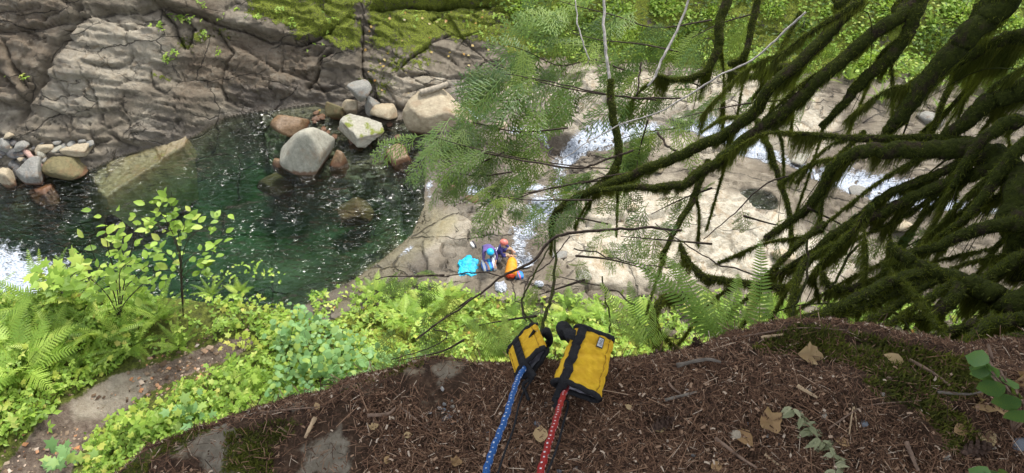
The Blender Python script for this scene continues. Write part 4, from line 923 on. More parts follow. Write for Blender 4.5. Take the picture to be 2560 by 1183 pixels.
# bare brown and pale twigs
def twig(px, dep, rpx, mat=None, name='twig'):
    n = len(px); dep = np.interp(np.linspace(0, 1, n), np.linspace(0, 1, len(dep)), dep); P = [at(x, y, d) for (x, y), d in zip(px, dep)]
    C = curve(P, 5 * n); r = np.interp(np.linspace(0, 1, len(C)), np.linspace(0, 1, len(rpx)), rpx) * np.mean(dep) / FPX * .38
    C = C + np.stack([fbm(np.arange(len(C)) * .5, np.arange(len(C)) * 0 + len(LIMBS) + k, 5, 2) for k in range(3)], 1) * .02
    b = MB(); b.tube(C, list(r), 6, jag=.2); return b.build(name, mat or TWIG, cedar), C
T = [([(2010, 30), (1960, 80), (1880, 150), (1800, 190), (1720, 240), (1640, 280), (1560, 310), (1480, 350), (1400, 400)], [3.9, 4.3], [7, 6, 3], PALETWIG),
     ([(1508, -20), (1510, 60), (1515, 120), (1522, 170), (1526, 230)], [4.4, 4.4], [9, 10, 10], PALETWIG), ([(1725, -20), (1700, 60), (1660, 140), (1640, 190), (1620, 215)], [4.4, 4.4], [7, 9, 7], PALETWIG),
     ([(1436, 0), (1445, 60), (1460, 110), (1475, 150)], [4.6, 4.6], [4, 5, 4], PALETWIG),
     ([(1700, 245), (1600, 245), (1500, 232), (1400, 210), (1330, 195)], [4.3, 4.5], [6, 5, 3], None), ([(1600, 155), (1598, 200), (1594, 240)], [4.4, 4.4], [6, 5], None),
     ([(1580, 375), (1500, 405), (1440, 420), (1330, 405), (1200, 380), (1100, 350), (1060, 335)], [4.3, 4.5], [8, 7, 5, 3], None),
     ([(1570, 430), (1480, 450), (1380, 470), (1280, 500)], [4.3, 4.4], [6, 4], None), ([(1640, 330), (1670, 365), (1700, 380)], [4.3, 4.2], [9, 7], None),
     ([(1700, 575), (1600, 570), (1500, 575), (1420, 585), (1380, 600), (1330, 650), (1260, 690), (1200, 735), (1120, 790), (1040, 850)], [3.6, 3.8, 3.6], [8, 10, 10, 7, 4], None),
     ([(1383, 600), (1388, 680), (1375, 760), (1360, 815), (1352, 835)], [3.0, 1.6], [10, 11, 9], BARK), ([(1372, 610), (1340, 680), (1310, 740), (1318, 790), (1345, 815)], [3.0, 1.65], [6, 7, 5], BARK),
     ([(1420, 590), (1380, 650), (1330, 690), (1310, 740)], [3.2, 2.6], [5, 4], None), ([(1310, 800), (1290, 740), (1282, 700)], [2.0, 2.2], [4, 3], None),
     ([(2010, 600), (2020, 680), (1990, 760), (1985, 800)], [2.4, 2.2], [9, 8], BARK), ([(2150, 600), (2110, 660), (2080, 720)], [2.6, 2.4], [9, 8], BARK), ([(1430, 620), (1520, 640), (1600, 660), (1680, 670)], [3.0, 3.0], [5, 3], None),
     ([(1580, 760), (1520, 720), (1440, 700), (1380, 690)], [2.6, 2.9], [6, 4, 3], None), ([(1500, 690), (1520, 760), (1530, 830)], [2.6, 1.9], [6, 5], BARK), ([(1900, 690), (1800, 660), (1700, 600), (1640, 560)], [3.0, 3.3], [6, 3], None),
     ([(1990, 430), (1900, 470), (1830, 540), (1760, 600)], [3.4, 3.6], [6, 3], None), ([(1120, 690), (1050, 690), (980, 690), (940, 700)], [3.7, 3.8], [4, 3], None), ([(1260, 690), (1180, 680), (1120, 690)], [3.6, 3.7], [5, 4], None),
     ([(1080, 820), (1120, 840), (1060, 875), (980, 900)], [3.4, 3.3], [4, 3], None)]
for px, dep, rp, mt in T: twig(px, dep, rp, mt)

# ---- flat drooping cedar sprays
CEDAR = leafmat('cedar_foliage', [(0, (.05, .11, .04)), (.4, (.12, .23, .07)), (.75, (.23, .36, .09)), (1, (.38, .50, .12))], .45, .4, use='obj')
def spray_mesh(seed, L=.34):
    rs = np.random.RandomState(seed); b = MB(); n = 17
    def strip(P, w0, w1):
        P = np.array(P); d = P[-1] - P[0]; s = np.array([-d[1], d[0], 0]); s /= np.linalg.norm(s) + 1e-9; m = len(P); V = []; F = []
        for i in range(m):
            ww = (w0 + (w1 - w0) * i / (m - 1)); V += [P[i] - s * ww, P[i] + s * ww]
        for i in range(m - 1): F.append((2 * i, 2 * i + 1, 2 * i + 3, 2 * i + 2))
        b.add(V, F)
    cx = lambda t: np.array([L * t, .04 * L * math.sin(t * 3 + seed), -.22 * L * t * t])
    strip([cx(t) for t in np.linspace(0, 1, 7)], .0022, .001)
    for i in range(n):
        t = .10 + .88 * i / n; sd = 1 if i % 2 else -1; p = cx(t); l = L * (.10 + .34 * math.sin(math.pi * min(1, t * .9 + .12)) * (1 - t * .55)) * rs.uniform(.75, 1.15); a = sd * rs.uniform(.65, .95)
        dr = np.array([math.cos(a), math.sin(a), -.18]); q = lambda u: p + dr * l * u + np.array([l * .12 * u * u, 0, -.25 * l * u * u])
        strip([q(0), q(.5), q(1)], .0026, .0015)
        k = max(3, int(l / .014))
        for j in range(k):
            u = .12 + .86 * j / k; s2 = 1 if j % 2 else -1; a2 = a + s2 * rs.uniform(.5, .75); l2 = l * (.36 - .22 * u) * rs.uniform(.7, 1.1) + .006
            d2 = np.array([math.cos(a2), math.sin(a2), -.12 - .2 * rs.rand()]); o = q(u); strip([o, o + d2 * l2 * .6, o + d2 * l2 + np.array([0, 0, -.1 * l2])], .0034, .0018)
    m = b.mesh('spray', False); m.materials.append(CEDAR); return m
SPR = [spray_mesh(i) for i in range(7)]
BR = [(([(1690, 395), (1600, 415), (1480, 420), (1300, 395), (1180, 370), (1060, 335)]), 4.45, 26, 1.0), ([(1640, 250), (1500, 235), (1390, 215), (1300, 190), (1250, 185)], 4.5, 24, 1.1), ([(1560, 175), (1480, 150), (1400, 165), (1320, 130), (1260, 110)], 4.7, 22, 1.1),
      ([(1780, 50), (1640, 70), (1540, 40), (1440, 15), (1390, 0)], 4.8, 24, 1.1), ([(1700, 130), (1600, 110), (1500, 100), (1420, 80)], 4.6, 18, 1.1), ([(1620, 300), (1600, 370), (1590, 430)], 4.3, 9, .9), ([(1560, 440), (1450, 460), (1330, 480), (1200, 510)], 4.4, 18, .95),
      ([(1520, 560), (1440, 545), (1360, 545)], 4.2, 8, .85), ([(1180, 745), (1130, 780), (1080, 820), (1030, 860)], 3.7, 9, .8), ([(1110, 688), (1040, 690), (960, 692)], 3.8, 9, .8), ([(1160, 850), (1100, 880), (980, 905)], 3.3, 9, .8),
      ([(1340, 790), (1270, 800), (1190, 815)], 3.0, 7, .6), ([(1900, 30), (1800, 60), (1720, 100)], 4.4, 12, 1.0), ([(1420, 320), (1300, 330), (1200, 310), (1150, 300)], 4.4, 18, 1.05), ([(1780, 610), (1660, 600), (1540, 590)], 3.5, 9, .8), ([(1860, 540), (1930, 560), (1990, 570)], 3.6, 6, .8),
      ([(1700, 320), (1620, 330), (1540, 350)], 4.4, 10, 1.0), ([(1440, 640), (1530, 650), (1640, 680)], 3.2, 8, .7), ([(1760, 220), (1680, 190), (1600, 200)], 4.5, 11, 1.05), ([(2020, 520), (2100, 560), (2160, 600)], 3.2, 7, .9), ([(2380, 560), (2300, 600), (2220, 640)], 2.9, 8, .9), ([(2180, 760), (2280, 800), (2360, 830)], 2.3, 7, .6),
      ([(2080, 100), (2020, 150), (1980, 220)], 4.3, 8, .9), ([(1460, 700), (1400, 720), (1340, 740)], 2.9, 6, .7), ([(1300, 250), (1230, 250), (1180, 240)], 4.5, 8, 1.0), ([(1480, 500), (1400, 500), (1320, 500), (1230, 490)], 4.1, 11, .75), ([(1960, 250), (1860, 260), (1760, 280), (1680, 300)], 4.2, 11, .9), ([(1280, 430), (1200, 440), (1120, 430)], 4.4, 9, .9), ([(1780, 470), (1700, 500), (1620, 540)], 3.9, 9, .8), ([(1260, 380), (1180, 420), (1110, 470)], 4.5, 8, .9)]
rs = np.random.RandomState(3); ns = 0
for px, dd, cnt, sc in BR:
    C = curve([at(x, y, dd + .15 * math.sin(i)) for i, (x, y) in enumerate(px)], 60)
    b = MB(); b.tube(C[::4], list(np.linspace(.006, .002, len(C[::4]))), 5); tw = b.build('twig', TWIG, cedar)
    cnt = int(cnt * .85)
    for k in range(cnt):
        t = int(5 + 54 * k / max(1, cnt - 1)); p = C[t] + rs.normal(size=3) * np.array([.05, .06, .03]); tg = C[min(t + 1, 59)] - C[t - 1]; tg /= np.linalg.norm(tg)
        sd = rs.choice([-1, 1]); lat = np.cross(tg, [0, 0, 1]); d = tg * rs.uniform(.2, 1) + lat * sd * rs.uniform(.2, 1.0) + np.array([0, 0, -rs.uniform(.1, .75)]); d /= np.linalg.norm(d)
        nrm = np.array([rs.normal() * .35, -.35 + rs.normal() * .3, 1.0]); M = frames(d[None], nrm[None], np.array([1.]))[0]
        o = bpy.data.objects.new('spray', SPR[rs.randint(7)]); COL.objects.link(o); o.parent = tw
        o.matrix_local = Matrix([list(M[0]) + [p[0]], list(M[1]) + [p[1]], list(M[2]) + [p[2]], [0, 0, 0, 1]]) @ Matrix.Scale(sc * rs.uniform(.65, 1.15) * dd / 4.4, 4); ns += 1
# crown overhead: layered drooping leaf pads, out of the picture but shading the ledge and limbs
rs = np.random.RandomState(21); N = 6500
cx = rs.normal(size=N) * 2.6 + 2.2; cy = rs.normal(size=N) * 2.2 + 2.6; cz = rs.uniform(23.2, 33, N)
lay = np.round(cz / 1.1) * 1.1 + rs.normal(size=N) * .12
T_ = np.stack([cx, cy, np.maximum(lay, 22.8)], 1); a = rs.uniform(0, 6.28, N); D = np.stack([np.cos(a), np.sin(a), -.3 + 0 * a], 1)
Mx = frames(D, np.tile([0., 0, 1], (N, 1)) + rs.normal(size=(N, 3)) * .25, rs.uniform(.25, .55, N))
cr = link('crown', scatter('crown', [(0, 0, 0), (.4, .28, 0), (1, 0, -.1), (.4, -.28, 0)], [(0, 1, 2, 3)], Mx, T_, rs.rand(N)), leafmat('crown_foliage', [(0, (.02, .045, .015)), (1, (.06, .11, .03))], .25), cedar); cr['kind'] = 'stuff'
for i in range(14):                                              # crown branches carrying the pads
    z = 23 + i * .7; a = i * 2.4; b = MB(); b.tube(curve([(TR.x, TR.y, z), (TR.x + math.cos(a) * 1.5, TR.y + math.sin(a) * 1.5 + .3, z + .3), (TR.x + math.cos(a) * 3.4, TR.y + math.sin(a) * 3 + .6, z - .2)], 8), list(np.linspace(.07, .015, 8)), 6); b.build('crown_branch', BARK, cedar)
_inv = Matrix.Translation(-cedar.location)
for c in cedar.children: c.matrix_parent_inverse = _inv
tag(cedar, 'mossy cedar tree whose dark limbs and green sprays hang over the gorge', 'tree')
# ------------------------------------------------------------------ leaves, ferns, shrubs
GREENS = {'lime': [(0, (.11, .22, .03)), (.5, (.26, .43, .06)), (.85, (.40, .56, .10)), (1, (.54, .60, .15))], 'fern': [(0, (.08, .17, .022)), (.5, (.20, .34, .045)), (1, (.34, .46, .07))],
          'blue': [(0, (.13, .29, .11)), (.6, (.24, .44, .17)), (1, (.40, .52, .10))], 'deep': [(0, (.03, .075, .02)), (.6, (.065, .14, .035)), (1, (.11, .20, .045))], 'yellow': [(0, (.30, .40, .05)), (.6, (.45, .52, .09)), (1, (.58, .52, .14))]}
LM = {k: leafmat(k + '_leaf', v, .42, .5) for k, v in GREENS.items()}
LO = {k: leafmat(k + '_leaf_object', v, .42, .5, use='obj') for k, v in GREENS.items()}
GOLD = leafmat('golden_frond', [(0, (.36, .23, .05)), (1, (.48, .34, .08))], .4, .6, use='obj')
def leaf_t(w=.30, fold=.10, bend=.18, ser=False):                 # one leaf, unit long, tris
    mid = [(t, 0, -bend * t * t) for t in (0, .25, .55, .82, 1)]
    prof = [(.12, .55), (.40, 1.0), (.70, .72)]
    L_ = [(t, w * k, fold * k * w * 2 - bend * t * t) for t, k in prof]; R_ = [(t, -w * k, fold * k * w * 2 - bend * t * t) for t, k in prof]
    V = mid + L_ + R_
    F = []
    for o, fl in ((5, 0), (8, 1)):
        q = [(0, 1, o), (1, o + 1, o), (1, 2, o + 1), (2, o + 2, o + 1), (2, 3, o + 2), (3, 4, o + 2)]
        F += [t[::-1] for t in q] if fl else q
    return np.array(V), np.array(F)
def lobed_t(lobes=5):                                             # maple-like leaf
    V = [(.30, 0, .02)]; n = lobes * 2 + 1
    for i in range(n):
        a = -2.5 + 5.0 * i / (n - 1); r = (.72 if i % 2 else .42) * (1 - .16 * abs(a)) ; V.append((.30 + r * math.cos(a), r * math.sin(a), -.12 * r))
    V.append((0, 0, 0)); F = [(0, i, i + 1) for i in range(1, n)] + [(0, n, n + 1), (0, n + 1, 1)]
    return np.array(V), np.array(F)
def trifol_t():
    V = []; F = []
    for a in (-1.2, 0, 1.2):
        c, s = math.cos(a), math.sin(a); o = len(V)
        for x, y, z in [(0.05, 0, 0), (.45, .26, .02), (.95, 0, -.12), (.45, -.26, .02)]: V.append((x * c - y * s, x * s + y * c, z))
        F += [(o, o + 1, o + 2), (o, o + 2, o + 3)]
    return np.array(V), np.array(F)
def round_t():
    V = [(.5, 0, .03)] + [(.5 + .5 * math.cos(k * .785), .44 * math.sin(k * .785), -.03 * (k % 2)) for k in range(8)]
    return np.array(V), np.array([(0, 1 + k, 1 + (k + 1) % 8) for k in range(8)])
def dia_t(w=.3): return np.array([(0, 0, 0), (.45, w, .03), (1, 0, -.12), (.45, -w, .03)]), np.array([(0, 1, 2), (0, 2, 3)])
LV = {'ovate': leaf_t(), 'broad': leaf_t(.40, .12, .15), 'lobed': lobed_t(), 'tri': trifol_t(), 'round': round_t(), 'dia': dia_t(), 'narrow': dia_t(.18)}
LEAFMESH = {}
def leaf_mesh(kind, col):
    k = (kind, col)
    if k not in LEAFMESH:
        m = npmesh('leaf', *LV[kind], None, True); m.materials.append(LO[col]); LEAFMESH[k] = m
    return LEAFMESH[k]
def frond_mesh(kind, seed, mat):
    rs = np.random.RandomState(seed); b = MB(); dz = rs.uniform(.12, .32); sw = rs.uniform(-.12, .12)
    cx = lambda t: np.array([t, sw * t * t, .10 * math.sin(t * 2.2) - dz * t * t])
    b.tube([cx(t) for t in np.linspace(0, 1, 9)], list(np.linspace(.0055, .0016, 9)), 4, tint=.9)
    n = 26 if kind == 'sword' else 20
    for i in range(n):
        t = (.10 if kind == 'sword' else .16) + (.89 if kind == 'sword' else .83) * i / n; p = cx(t); nx = cx(min(1, t + .02)) - p; nx /= np.linalg.norm(nx)
        env = (min(1, .55 + t * 1.6) * (1 - t) ** .62) if kind == 'sword' else math.sin(math.pi * min(1, t * .82 + .22)) ** .8 * (1 - t) ** .30
        l = (.155 if kind == 'sword' else .25) * env * rs.uniform(.9, 1.08) + .008; wd = .0135 * (.5 + .6 * (1 - t)) if kind == 'sword' else .030 * (.4 + env * .7)
        for sd in (1, -1):
            lat = np.array([-nx[1], nx[0], 0]) * sd; lat /= np.linalg.norm(lat); d = lat * .93 + nx * (.32 + .45 * t) + np.array([0, 0, -.18 + .08 * rs.normal()]); d /= np.linalg.norm(d); s = np.cross(d, [0, 0, 1.]); s /= np.linalg.norm(s)
            if kind == 'sword':
                V = [p, p + d * l * .12 + s * wd, p + d * l * .6 + s * wd * .8 - [0, 0, .004], p + d * l - np.array([0, 0, .02 * l * 5]), p + d * l * .6 - s * wd * .8 - [0, 0, .004], p + d * l * .12 - s * wd]
                b.add(V, [(0, 1, 2, 3, 4, 5)], tint=rs.rand())
            else:                                                 # lacy, lobed pinna
                m = 6; V = [p]; up = []; dn = []
                for q in range(m):
                    u = (q + .35) / m; w_ = wd * (1 - .75 * u); c = p + d * l * u - np.array([0, 0, .06 * l * u * u])
                    V += [c + s * w_ * .35, c + d * l * .07 + s * w_, c - s * w_ * .35, c + d * l * .07 - s * w_]
                V.append(p + d * l); F = []; prev = (0, 0)
                for q in range(m):
                    o = 1 + 4 * q; F += [(prev[0], o, o + 2, prev[1])] if q else [(0, o, o + 2)]
                    nx_ = (o + 4, o + 6) if q < m - 1 else (len(V) - 1, len(V) - 1)
                    F += [(o, o + 1, nx_[0]), (o + 2, nx_[1], o + 3)]; prev = (o, o + 2)
                F += [(prev[0], len(V) - 1, prev[1])]; b.add(V, F, tint=rs.rand())
    m = b.mesh('frond', False); m.materials.append(mat); return m
FR = {('sword', c): [frond_mesh('sword', i, LO[c]) for i in range(4)] for c in ('fern', 'deep')}
FR[('lady', 'lime')] = [frond_mesh('lady', 10 + i, LO['lime']) for i in range(4)]
FR[('sword', 'lime')] = [frond_mesh('sword', 30 + i, LO['lime']) for i in range(4)]
FR[('sword', 'gold')] = [frond_mesh('sword', 20, GOLD)]
rf = np.random.RandomState(99)
def orient(o, p, d, n, s):
    M = frames(np.array(d, float)[None], np.array(n, float)[None], np.array([float(s)]))[0]
    o.matrix_basis = Matrix([list(M[i]) + [p[i]] for i in range(3)] + [[0, 0, 0, 1]])
def fern(loc, size, label, kind='sword', col='fern', n=9, group=None, gold=0, arc=(0, 6.283), lift=.75):
    r = empty('fern', loc); tag(r, label, 'fern', group)
    for i in range(n):
        a = arc[0] + (arc[1] - arc[0]) * (i + rf.rand() * .6) / n; el = lift * rf.uniform(.55, 1.25)
        me = FR[('sword', 'gold')][0] if i < gold else FR[(kind, col)][rf.randint(4)]
        o = bpy.data.objects.new('frond', me); COL.objects.link(o); o.parent = r
        orient(o, (0, 0, .01), (math.cos(a) * math.cos(el), math.sin(a) * math.cos(el), math.sin(el)), (-math.cos(a) * math.sin(el), -math.sin(a) * math.sin(el), math.cos(el)), size * rf.uniform(.75, 1.1))
    return r
def aty(X, Y, y): r = ray(X, Y); return Vector(_C + r * (y / r[1]))
# ---- ferns on the cliff edge: each frond from its foot to its tip
def ledge_fern(base, tips, label, bd):
    B = at(*base, bd); r = empty('fern', B); tag(r, label, 'fern', 'ferns along the cliff edge')
    for X, Y, d in tips:
        T = at(X, Y, d); v = T - B; o = bpy.data.objects.new('frond', FR[('sword', 'lime')][rf.randint(4)]); COL.objects.link(o); o.parent = r
        orient(o, (0, 0, 0), v.normalized() + Vector((0, 0, .12)), (rf.normal() * .25, -.75, .65), v.length)
ledge_fern((1800, 862), [(1598, 640, 1.72), (1650, 632, 1.8), (1852, 668, 1.75), (1690, 700, 1.62), (1760, 690, 1.9), (1840, 740, 1.7), (1880, 790, 1.66)], 'tall bright green fern on the edge right of the yellow protectors', 1.56)
ledge_fern((1895, 838), [(1893, 604, 1.72), (1862, 690, 1.66), (1940, 730, 1.68), (1850, 760, 1.62)], 'upright narrow fern farthest right on the edge', 1.55)
ledge_fern((1625, 868), [(1486, 722, 1.66), (1558, 712, 1.7), (1500, 800, 1.6), (1640, 760, 1.68), (1560, 790, 1.75), (1700, 800, 1.6)], 'fern leaning out just right of the larger yellow protector', 1.52)
ledge_fern((1275, 885), [(1142, 812, 1.66), (1248, 782, 1.68), (1170, 862, 1.6), (1205, 800, 1.75), (1310, 800, 1.66), (1150, 895, 1.56)], 'small fern sprouting left of the smaller yellow protector', 1.53)
# ---- terrace ferns
GF = 'ferns on the left terrace'
for (X, Y, s, k, c, n, g, lab) in [
    (120, 770, .95, 'sword', 'fern', 12, 1, 'large sword fern with one golden frond left of the tall shrub'), (60, 930, 1.0, 'lady', 'lime', 11, 0, 'big yellow green lacy fern at the lower left'),
    (20, 850, .8, 'lady', 'lime', 9, 0, 'lacy fern at the left picture edge above the big one'), (330, 870, .75, 'sword', 'fern', 11, 0, 'sword fern hanging over the dirt path'), (250, 840, .8, 'sword', 'fern', 11, 0, 'sword fern in the middle of the left thicket'),
    (400, 800, .7, 'sword', 'fern', 10, 0, 'sword fern at the foot of the bare stemmed sapling'), (210, 760, .8, 'sword', 'fern', 10, 0, 'sword fern behind the thicket near the white water'), (330, 760, .7, 'sword', 'fern', 9, 0, 'fern under the leafy shrub'),
    (-40, 790, .9, 'sword', 'fern', 10, 0, 'sword fern cut by the left picture edge'), (530, 740, .55, 'sword', 'fern', 9, 0, 'small fern on the terrace rim right of the sapling'), (600, 735, .5, 'lady', 'lime', 8, 0, 'small lacy fern on the terrace rim above the pool'),
    (140, 870, .7, 'lady', 'lime', 9, 0, 'lacy fern beside the upper bend of the path'), (450, 870, .45, 'sword', 'fern', 8, 0, 'little fern drooping on to the pale path stone'), (640, 985, .45, 'lady', 'lime', 8, 0, 'little lacy fern below the path'), (210, 920, .55, 'sword', 'fern', 9, 0, 'fern at the left border of the dirt path')]:
    fern(terrace_at(X, Y), s * .82, lab, k, c, n, GF, g)
# ---- terrace shrubs with separate leaves
def shrub(base, stems, leaf, col, lsz, nper, label, group=None, sp=.12, droop=.2, stem_r=.008, start=.35, name='shrub'):
    r = empty(name, base); tag(r, label, 'shrub', group); rs = np.random.RandomState(int(abs(base[0] * 1000)) % 9999)
    for S in stems:
        S = [Vector(p) - Vector(base) for p in S]; C = curve(S, 16); b = MB(); b.tube(C, list(np.linspace(stem_r, stem_r * .35, 16)), 5, jag=.15); st = b.build('stem', TWIG, r)
        for k in range(nper):
            t = start + (1 - start) * (k + rs.rand()) / nper; i = min(15, int(t * 15)); tg = C[min(i + 1, 15)] - C[i - 1]; a = rs.uniform(0, 6.28)
            d = np.array([math.cos(a), math.sin(a), .25 - droop * rs.rand()]) + tg / (np.linalg.norm(tg) + 1e-6) * .4; p = C[i] + rs.normal(size=3) * sp * np.array([1, 1, .5])
            o = bpy.data.objects.new('leaf', leaf_mesh(leaf, col)); COL.objects.link(o); o.parent = r
            orient(o, p, d, (rs.normal() * .4, -.35 + rs.normal() * .35, 1), lsz * rs.uniform(.65, 1.2))
    return r
def stems_px(base, tips, mids=None):
    out = []
    for i, t in enumerate(tips):
        pts = [base] + [aty(x, y, base.y + dy) for x, y, dy in t]; out.append(pts)
    return out
b0 = terrace_at(458, 790)
shrub(b0, stems_px(b0, [[(455, 700, 0), (448, 600, .05), (432, 540, 0), (428, 478, 0)], [(452, 680, 0), (470, 600, -.1), (520, 565, -.1), (572, 548, -.1)], [(450, 660, 0), (430, 590, .1), (385, 560, .1), (352, 540, .1)], [(453, 690, 0), (480, 640, .1), (530, 620, .1), (560, 600, 0)],
      [(450, 640, 0), (420, 560, -.1), (395, 520, -.1), (385, 508, -.1)], [(456, 720, 0), (440, 660, .15), (410, 630, .2), (390, 620, .2)], [(450, 620, 0), (462, 560, .05), (450, 510, .1)], [(455, 700, 0), (500, 660, .1), (520, 670, .1)]]), 'ovate', 'lime', .10, 15, 'tall thin sapling with a bare stem and pale oval leaves in front of the pool', sp=.06, start=.5, stem_r=.006)
b0 = terrace_at(300, 800)
shrub(b0, stems_px(b0, [[(290, 700, 0), (270, 620, 0), (262, 540, 0)], [(300, 700, .1), (300, 610, .1), (305, 545, .1)], [(310, 710, 0), (330, 620, 0), (345, 560, 0)], [(280, 720, 0), (240, 650, 0), (222, 600, 0)], [(310, 730, -.1), (350, 680, -.2), (385, 650, -.2)], [(300, 740, -.2), (300, 680, -.3), (330, 650, -.3)], [(310, 760, -.1), (370, 700, -.1), (405, 690, 0)], [(270, 740, -.1), (230, 700, -.1), (210, 690, -.1)]]),
      'ovate', 'lime', .11, 18, 'dense leafy shrub with large light green oval leaves left of the sapling', sp=.10, start=.35)
b0 = terrace_at(150, 760)
shrub(b0, stems_px(b0, [[(140, 700, 0), (90, 680, 0)], [(150, 700, .1), (130, 660, .1)], [(160, 690, 0), (180, 650, 0)], [(170, 700, -.1), (220, 660, -.1)], [(150, 720, -.2), (110, 700, -.3)], [(170, 720, -.2), (230, 690, -.2)]]), 'lobed', 'lime', .15, 11, 'broad lobed bright green leaves at the rim beside the white water', sp=.08, start=.4, droop=.5)
for X, Y, tips, leaf, col, sz, n, lab in [
    (790, 960, [(700, 860), (760, 830), (830, 850), (880, 890), (720, 920), (800, 900), (850, 930), (680, 950)], 'round', 'blue', .085, 16, 'round leaved blue green bush in front of the ledge at the centre left'),
    (720, 880, [(690, 810), (740, 790), (780, 810), (700, 850), (760, 850)], 'round', 'blue', .075, 14, 'blue green bush with small round leaves above the larger round leaved bush'),
    (960, 945, [(900, 880), (960, 860), (1020, 880), (1050, 905), (930, 920), (1000, 910)], 'round', 'blue', .075, 14, 'low round leaved bush right behind the ledge rim'),
    (470, 1060, [(430, 1000), (470, 990), (510, 1020), (440, 1040), (520, 1050), (480, 1030)], 'lobed', 'blue', .12, 5, 'blue green seedling with lobed leaves beside the pale path stone'),
    (160, 1170, [(120, 1130), (170, 1120), (220, 1140), (240, 1170), (100, 1160)], 'lobed', 'blue', .12, 5, 'lobed leaf seedling at the lower left corner'),
    (610, 880, [(560, 850), (600, 830), (650, 850), (640, 880)], 'lobed', 'yellow', .075, 8, 'yellowish bush at the right side of the path'), (560, 970, [(520, 930), (560, 920), (620, 930), (600, 960), (530, 960)], 'lobed', 'lime', .08, 8, 'light green low bush just above the mossy end of the ledge'),
    (640, 700, [(600, 660), (640, 650), (680, 680), (700, 700)], 'ovate', 'lime', .08, 11, 'small leafy shrub at the terrace rim against the pool'), (560, 720, [(520, 700), (560, 680), (600, 690)], 'ovate', 'lime', .07, 10, 'low shrub between the sapling and the rim shrub'),
    (900, 790, [(870, 720), (890, 700), (920, 720), (950, 740)], 'lobed', 'lime', .10, 9, 'fresh green bush hiding the right end of the terrace rim'), (360, 1090, [(320, 1060), (360, 1040), (400, 1060)], 'tri', 'lime', .10, 8, 'three leaved plant close to the lower end of the ledge'), (60, 1060, [(30, 1030), (80, 1020), (110, 1050)], 'tri', 'lime', .09, 8, 'three leaved plant at the lower left path border')]:
    b0 = terrace_at(X, Y); shrub(b0, stems_px(b0, [[((X + x) / 2, (Y + y) / 2 - 6, .05), (x, y, rf.uniform(-.15, .15))] for x, y in tips]), leaf, col, sz, n, lab, sp=.07, start=.35, stem_r=.004)
# ---- ground cover as masses of small leaves
def cover(name, label, pts, nrm_up, size, kind, col, seed, hmax=.2):
    rs = np.random.RandomState(seed); N = len(pts); a = rs.uniform(0, 6.283, N); D = np.stack([np.cos(a), np.sin(a), rs.uniform(-.35, .25, N)], 1)
    Nn = np.array([0, -.3, 1.]) + rs.normal(size=(N, 3)) * .35; T = pts + np.stack([0 * a, 0 * a, rs.uniform(0, 1, N) ** 1.6 * hmax + .01], 1)
    o = link(name, scatter(name, *LV[kind], frames(D, Nn, size * rs.uniform(.6, 1.3, N)), T, np.clip(rs.normal(.5, .25, N), 0, 1)), LM[col]); return tag(o, label, 'ground cover', kind='stuff')
def terrace_pts(n, seed, lo=.0, fx=3):
    rs = np.random.RandomState(seed); x = rs.uniform(-9, .4, n * 3); y = rs.uniform(2.4, 6.2, n * 3); z = terrace_z(x, y); X, Y = proj(x, y, z)
    dens = fbm(x * 1.3, y * 1.3, seed, 4) + .5; k = (sdpoly(X, Y, TPATH) + 50 * fbm(X * .012, Y * .012, 5, 3) > 22) & (dens > lo) & (z > 12.4) & (X > -60) & (X < 1240) & (Y > 640) & (Y < 1240)
    return np.stack([x, y, z], 1)[k][:n]
cover('ground_cover', 'lime green ground cover of small three part leaves on the terrace', terrace_pts(9000, 1, .34), 1, .062, 'tri', 'lime', 1, .16)
cover('ground_cover', 'darker small leaves among the terrace ferns', terrace_pts(4500, 2, .44), 1, .055, 'dia', 'fern', 2, .22)
cover('ground_cover', 'yellowish lobed leaves scattered over the terrace', terrace_pts(1300, 3, .48), 1, .07, 'lobed', 'yellow', 3, .2)
cover('ground_cover', 'blue green round leaves near the ledge rim', np.array([p for p in terrace_pts(9000, 4, .3) if p[0] > -2.6][:3200]), 1, .06, 'round', 'blue', 4, .28)
def ground_pts(n, seed, P, lo=.4):
    rs = np.random.RandomState(seed); x = rs.uniform(-12, 34, n * 8); y = rs.uniform(11, 44, n * 8); z = height(x, y); X, Y = proj(x, y, z)
    dens = fbm(x * .8, y * .8, seed, 4) + .5; k = inpoly(X, Y, P) & (dens > lo); q = np.stack([x, y, z], 1)[k]; return q[:n]
LOWB = [(780, 745), (960, 705), (1120, 715), (1250, 745), (1500, 745), (1900, 740), (2600, 770), (2600, 1000), (800, 1000)]
cover('ground_cover', 'bright green leaf carpet on the low bank below the ledge', ground_pts(9000, 5, LOWB, .36), 1, .17, 'tri', 'lime', 5, .35)
cover('ground_cover', 'darker fern like leaves on the low bank', ground_pts(4000, 6, LOWB, .48), 1, .20, 'narrow', 'fern', 6, .4)
cover('ground_cover', 'yellow green leaves on the low bank', ground_pts(2600, 7, LOWB, .5), 1, .16, 'lobed', 'yellow', 7, .3)
FARB = [(1230, -30), (2620, -30), (2620, 250), (2300, 215), (2000, 185), (1700, 150), (1480, 160), (1330, 150)]
cover('ground_cover', 'green undergrowth on the far bank above the creek', ground_pts(11000, 8, FARB, .40), 1, .22, 'dia', 'lime', 8, .5)
cover('ground_cover', 'deep green undergrowth on the far bank', ground_pts(5000, 9, FARB, .50), 1, .24, 'narrow', 'deep', 9, .6)
MOSSB = [(500, -20), (900, -20), (900, 130), (1100, 130), (1320, 120), (1320, -20)]
cover('ground_cover', 'small bright plants on the mossy shelf above the pool', ground_pts(1500, 10, [(760, 40), (860, 20), (870, 110), (800, 150), (740, 120)], .38), 1, .12, 'tri', 'lime', 10, .15)
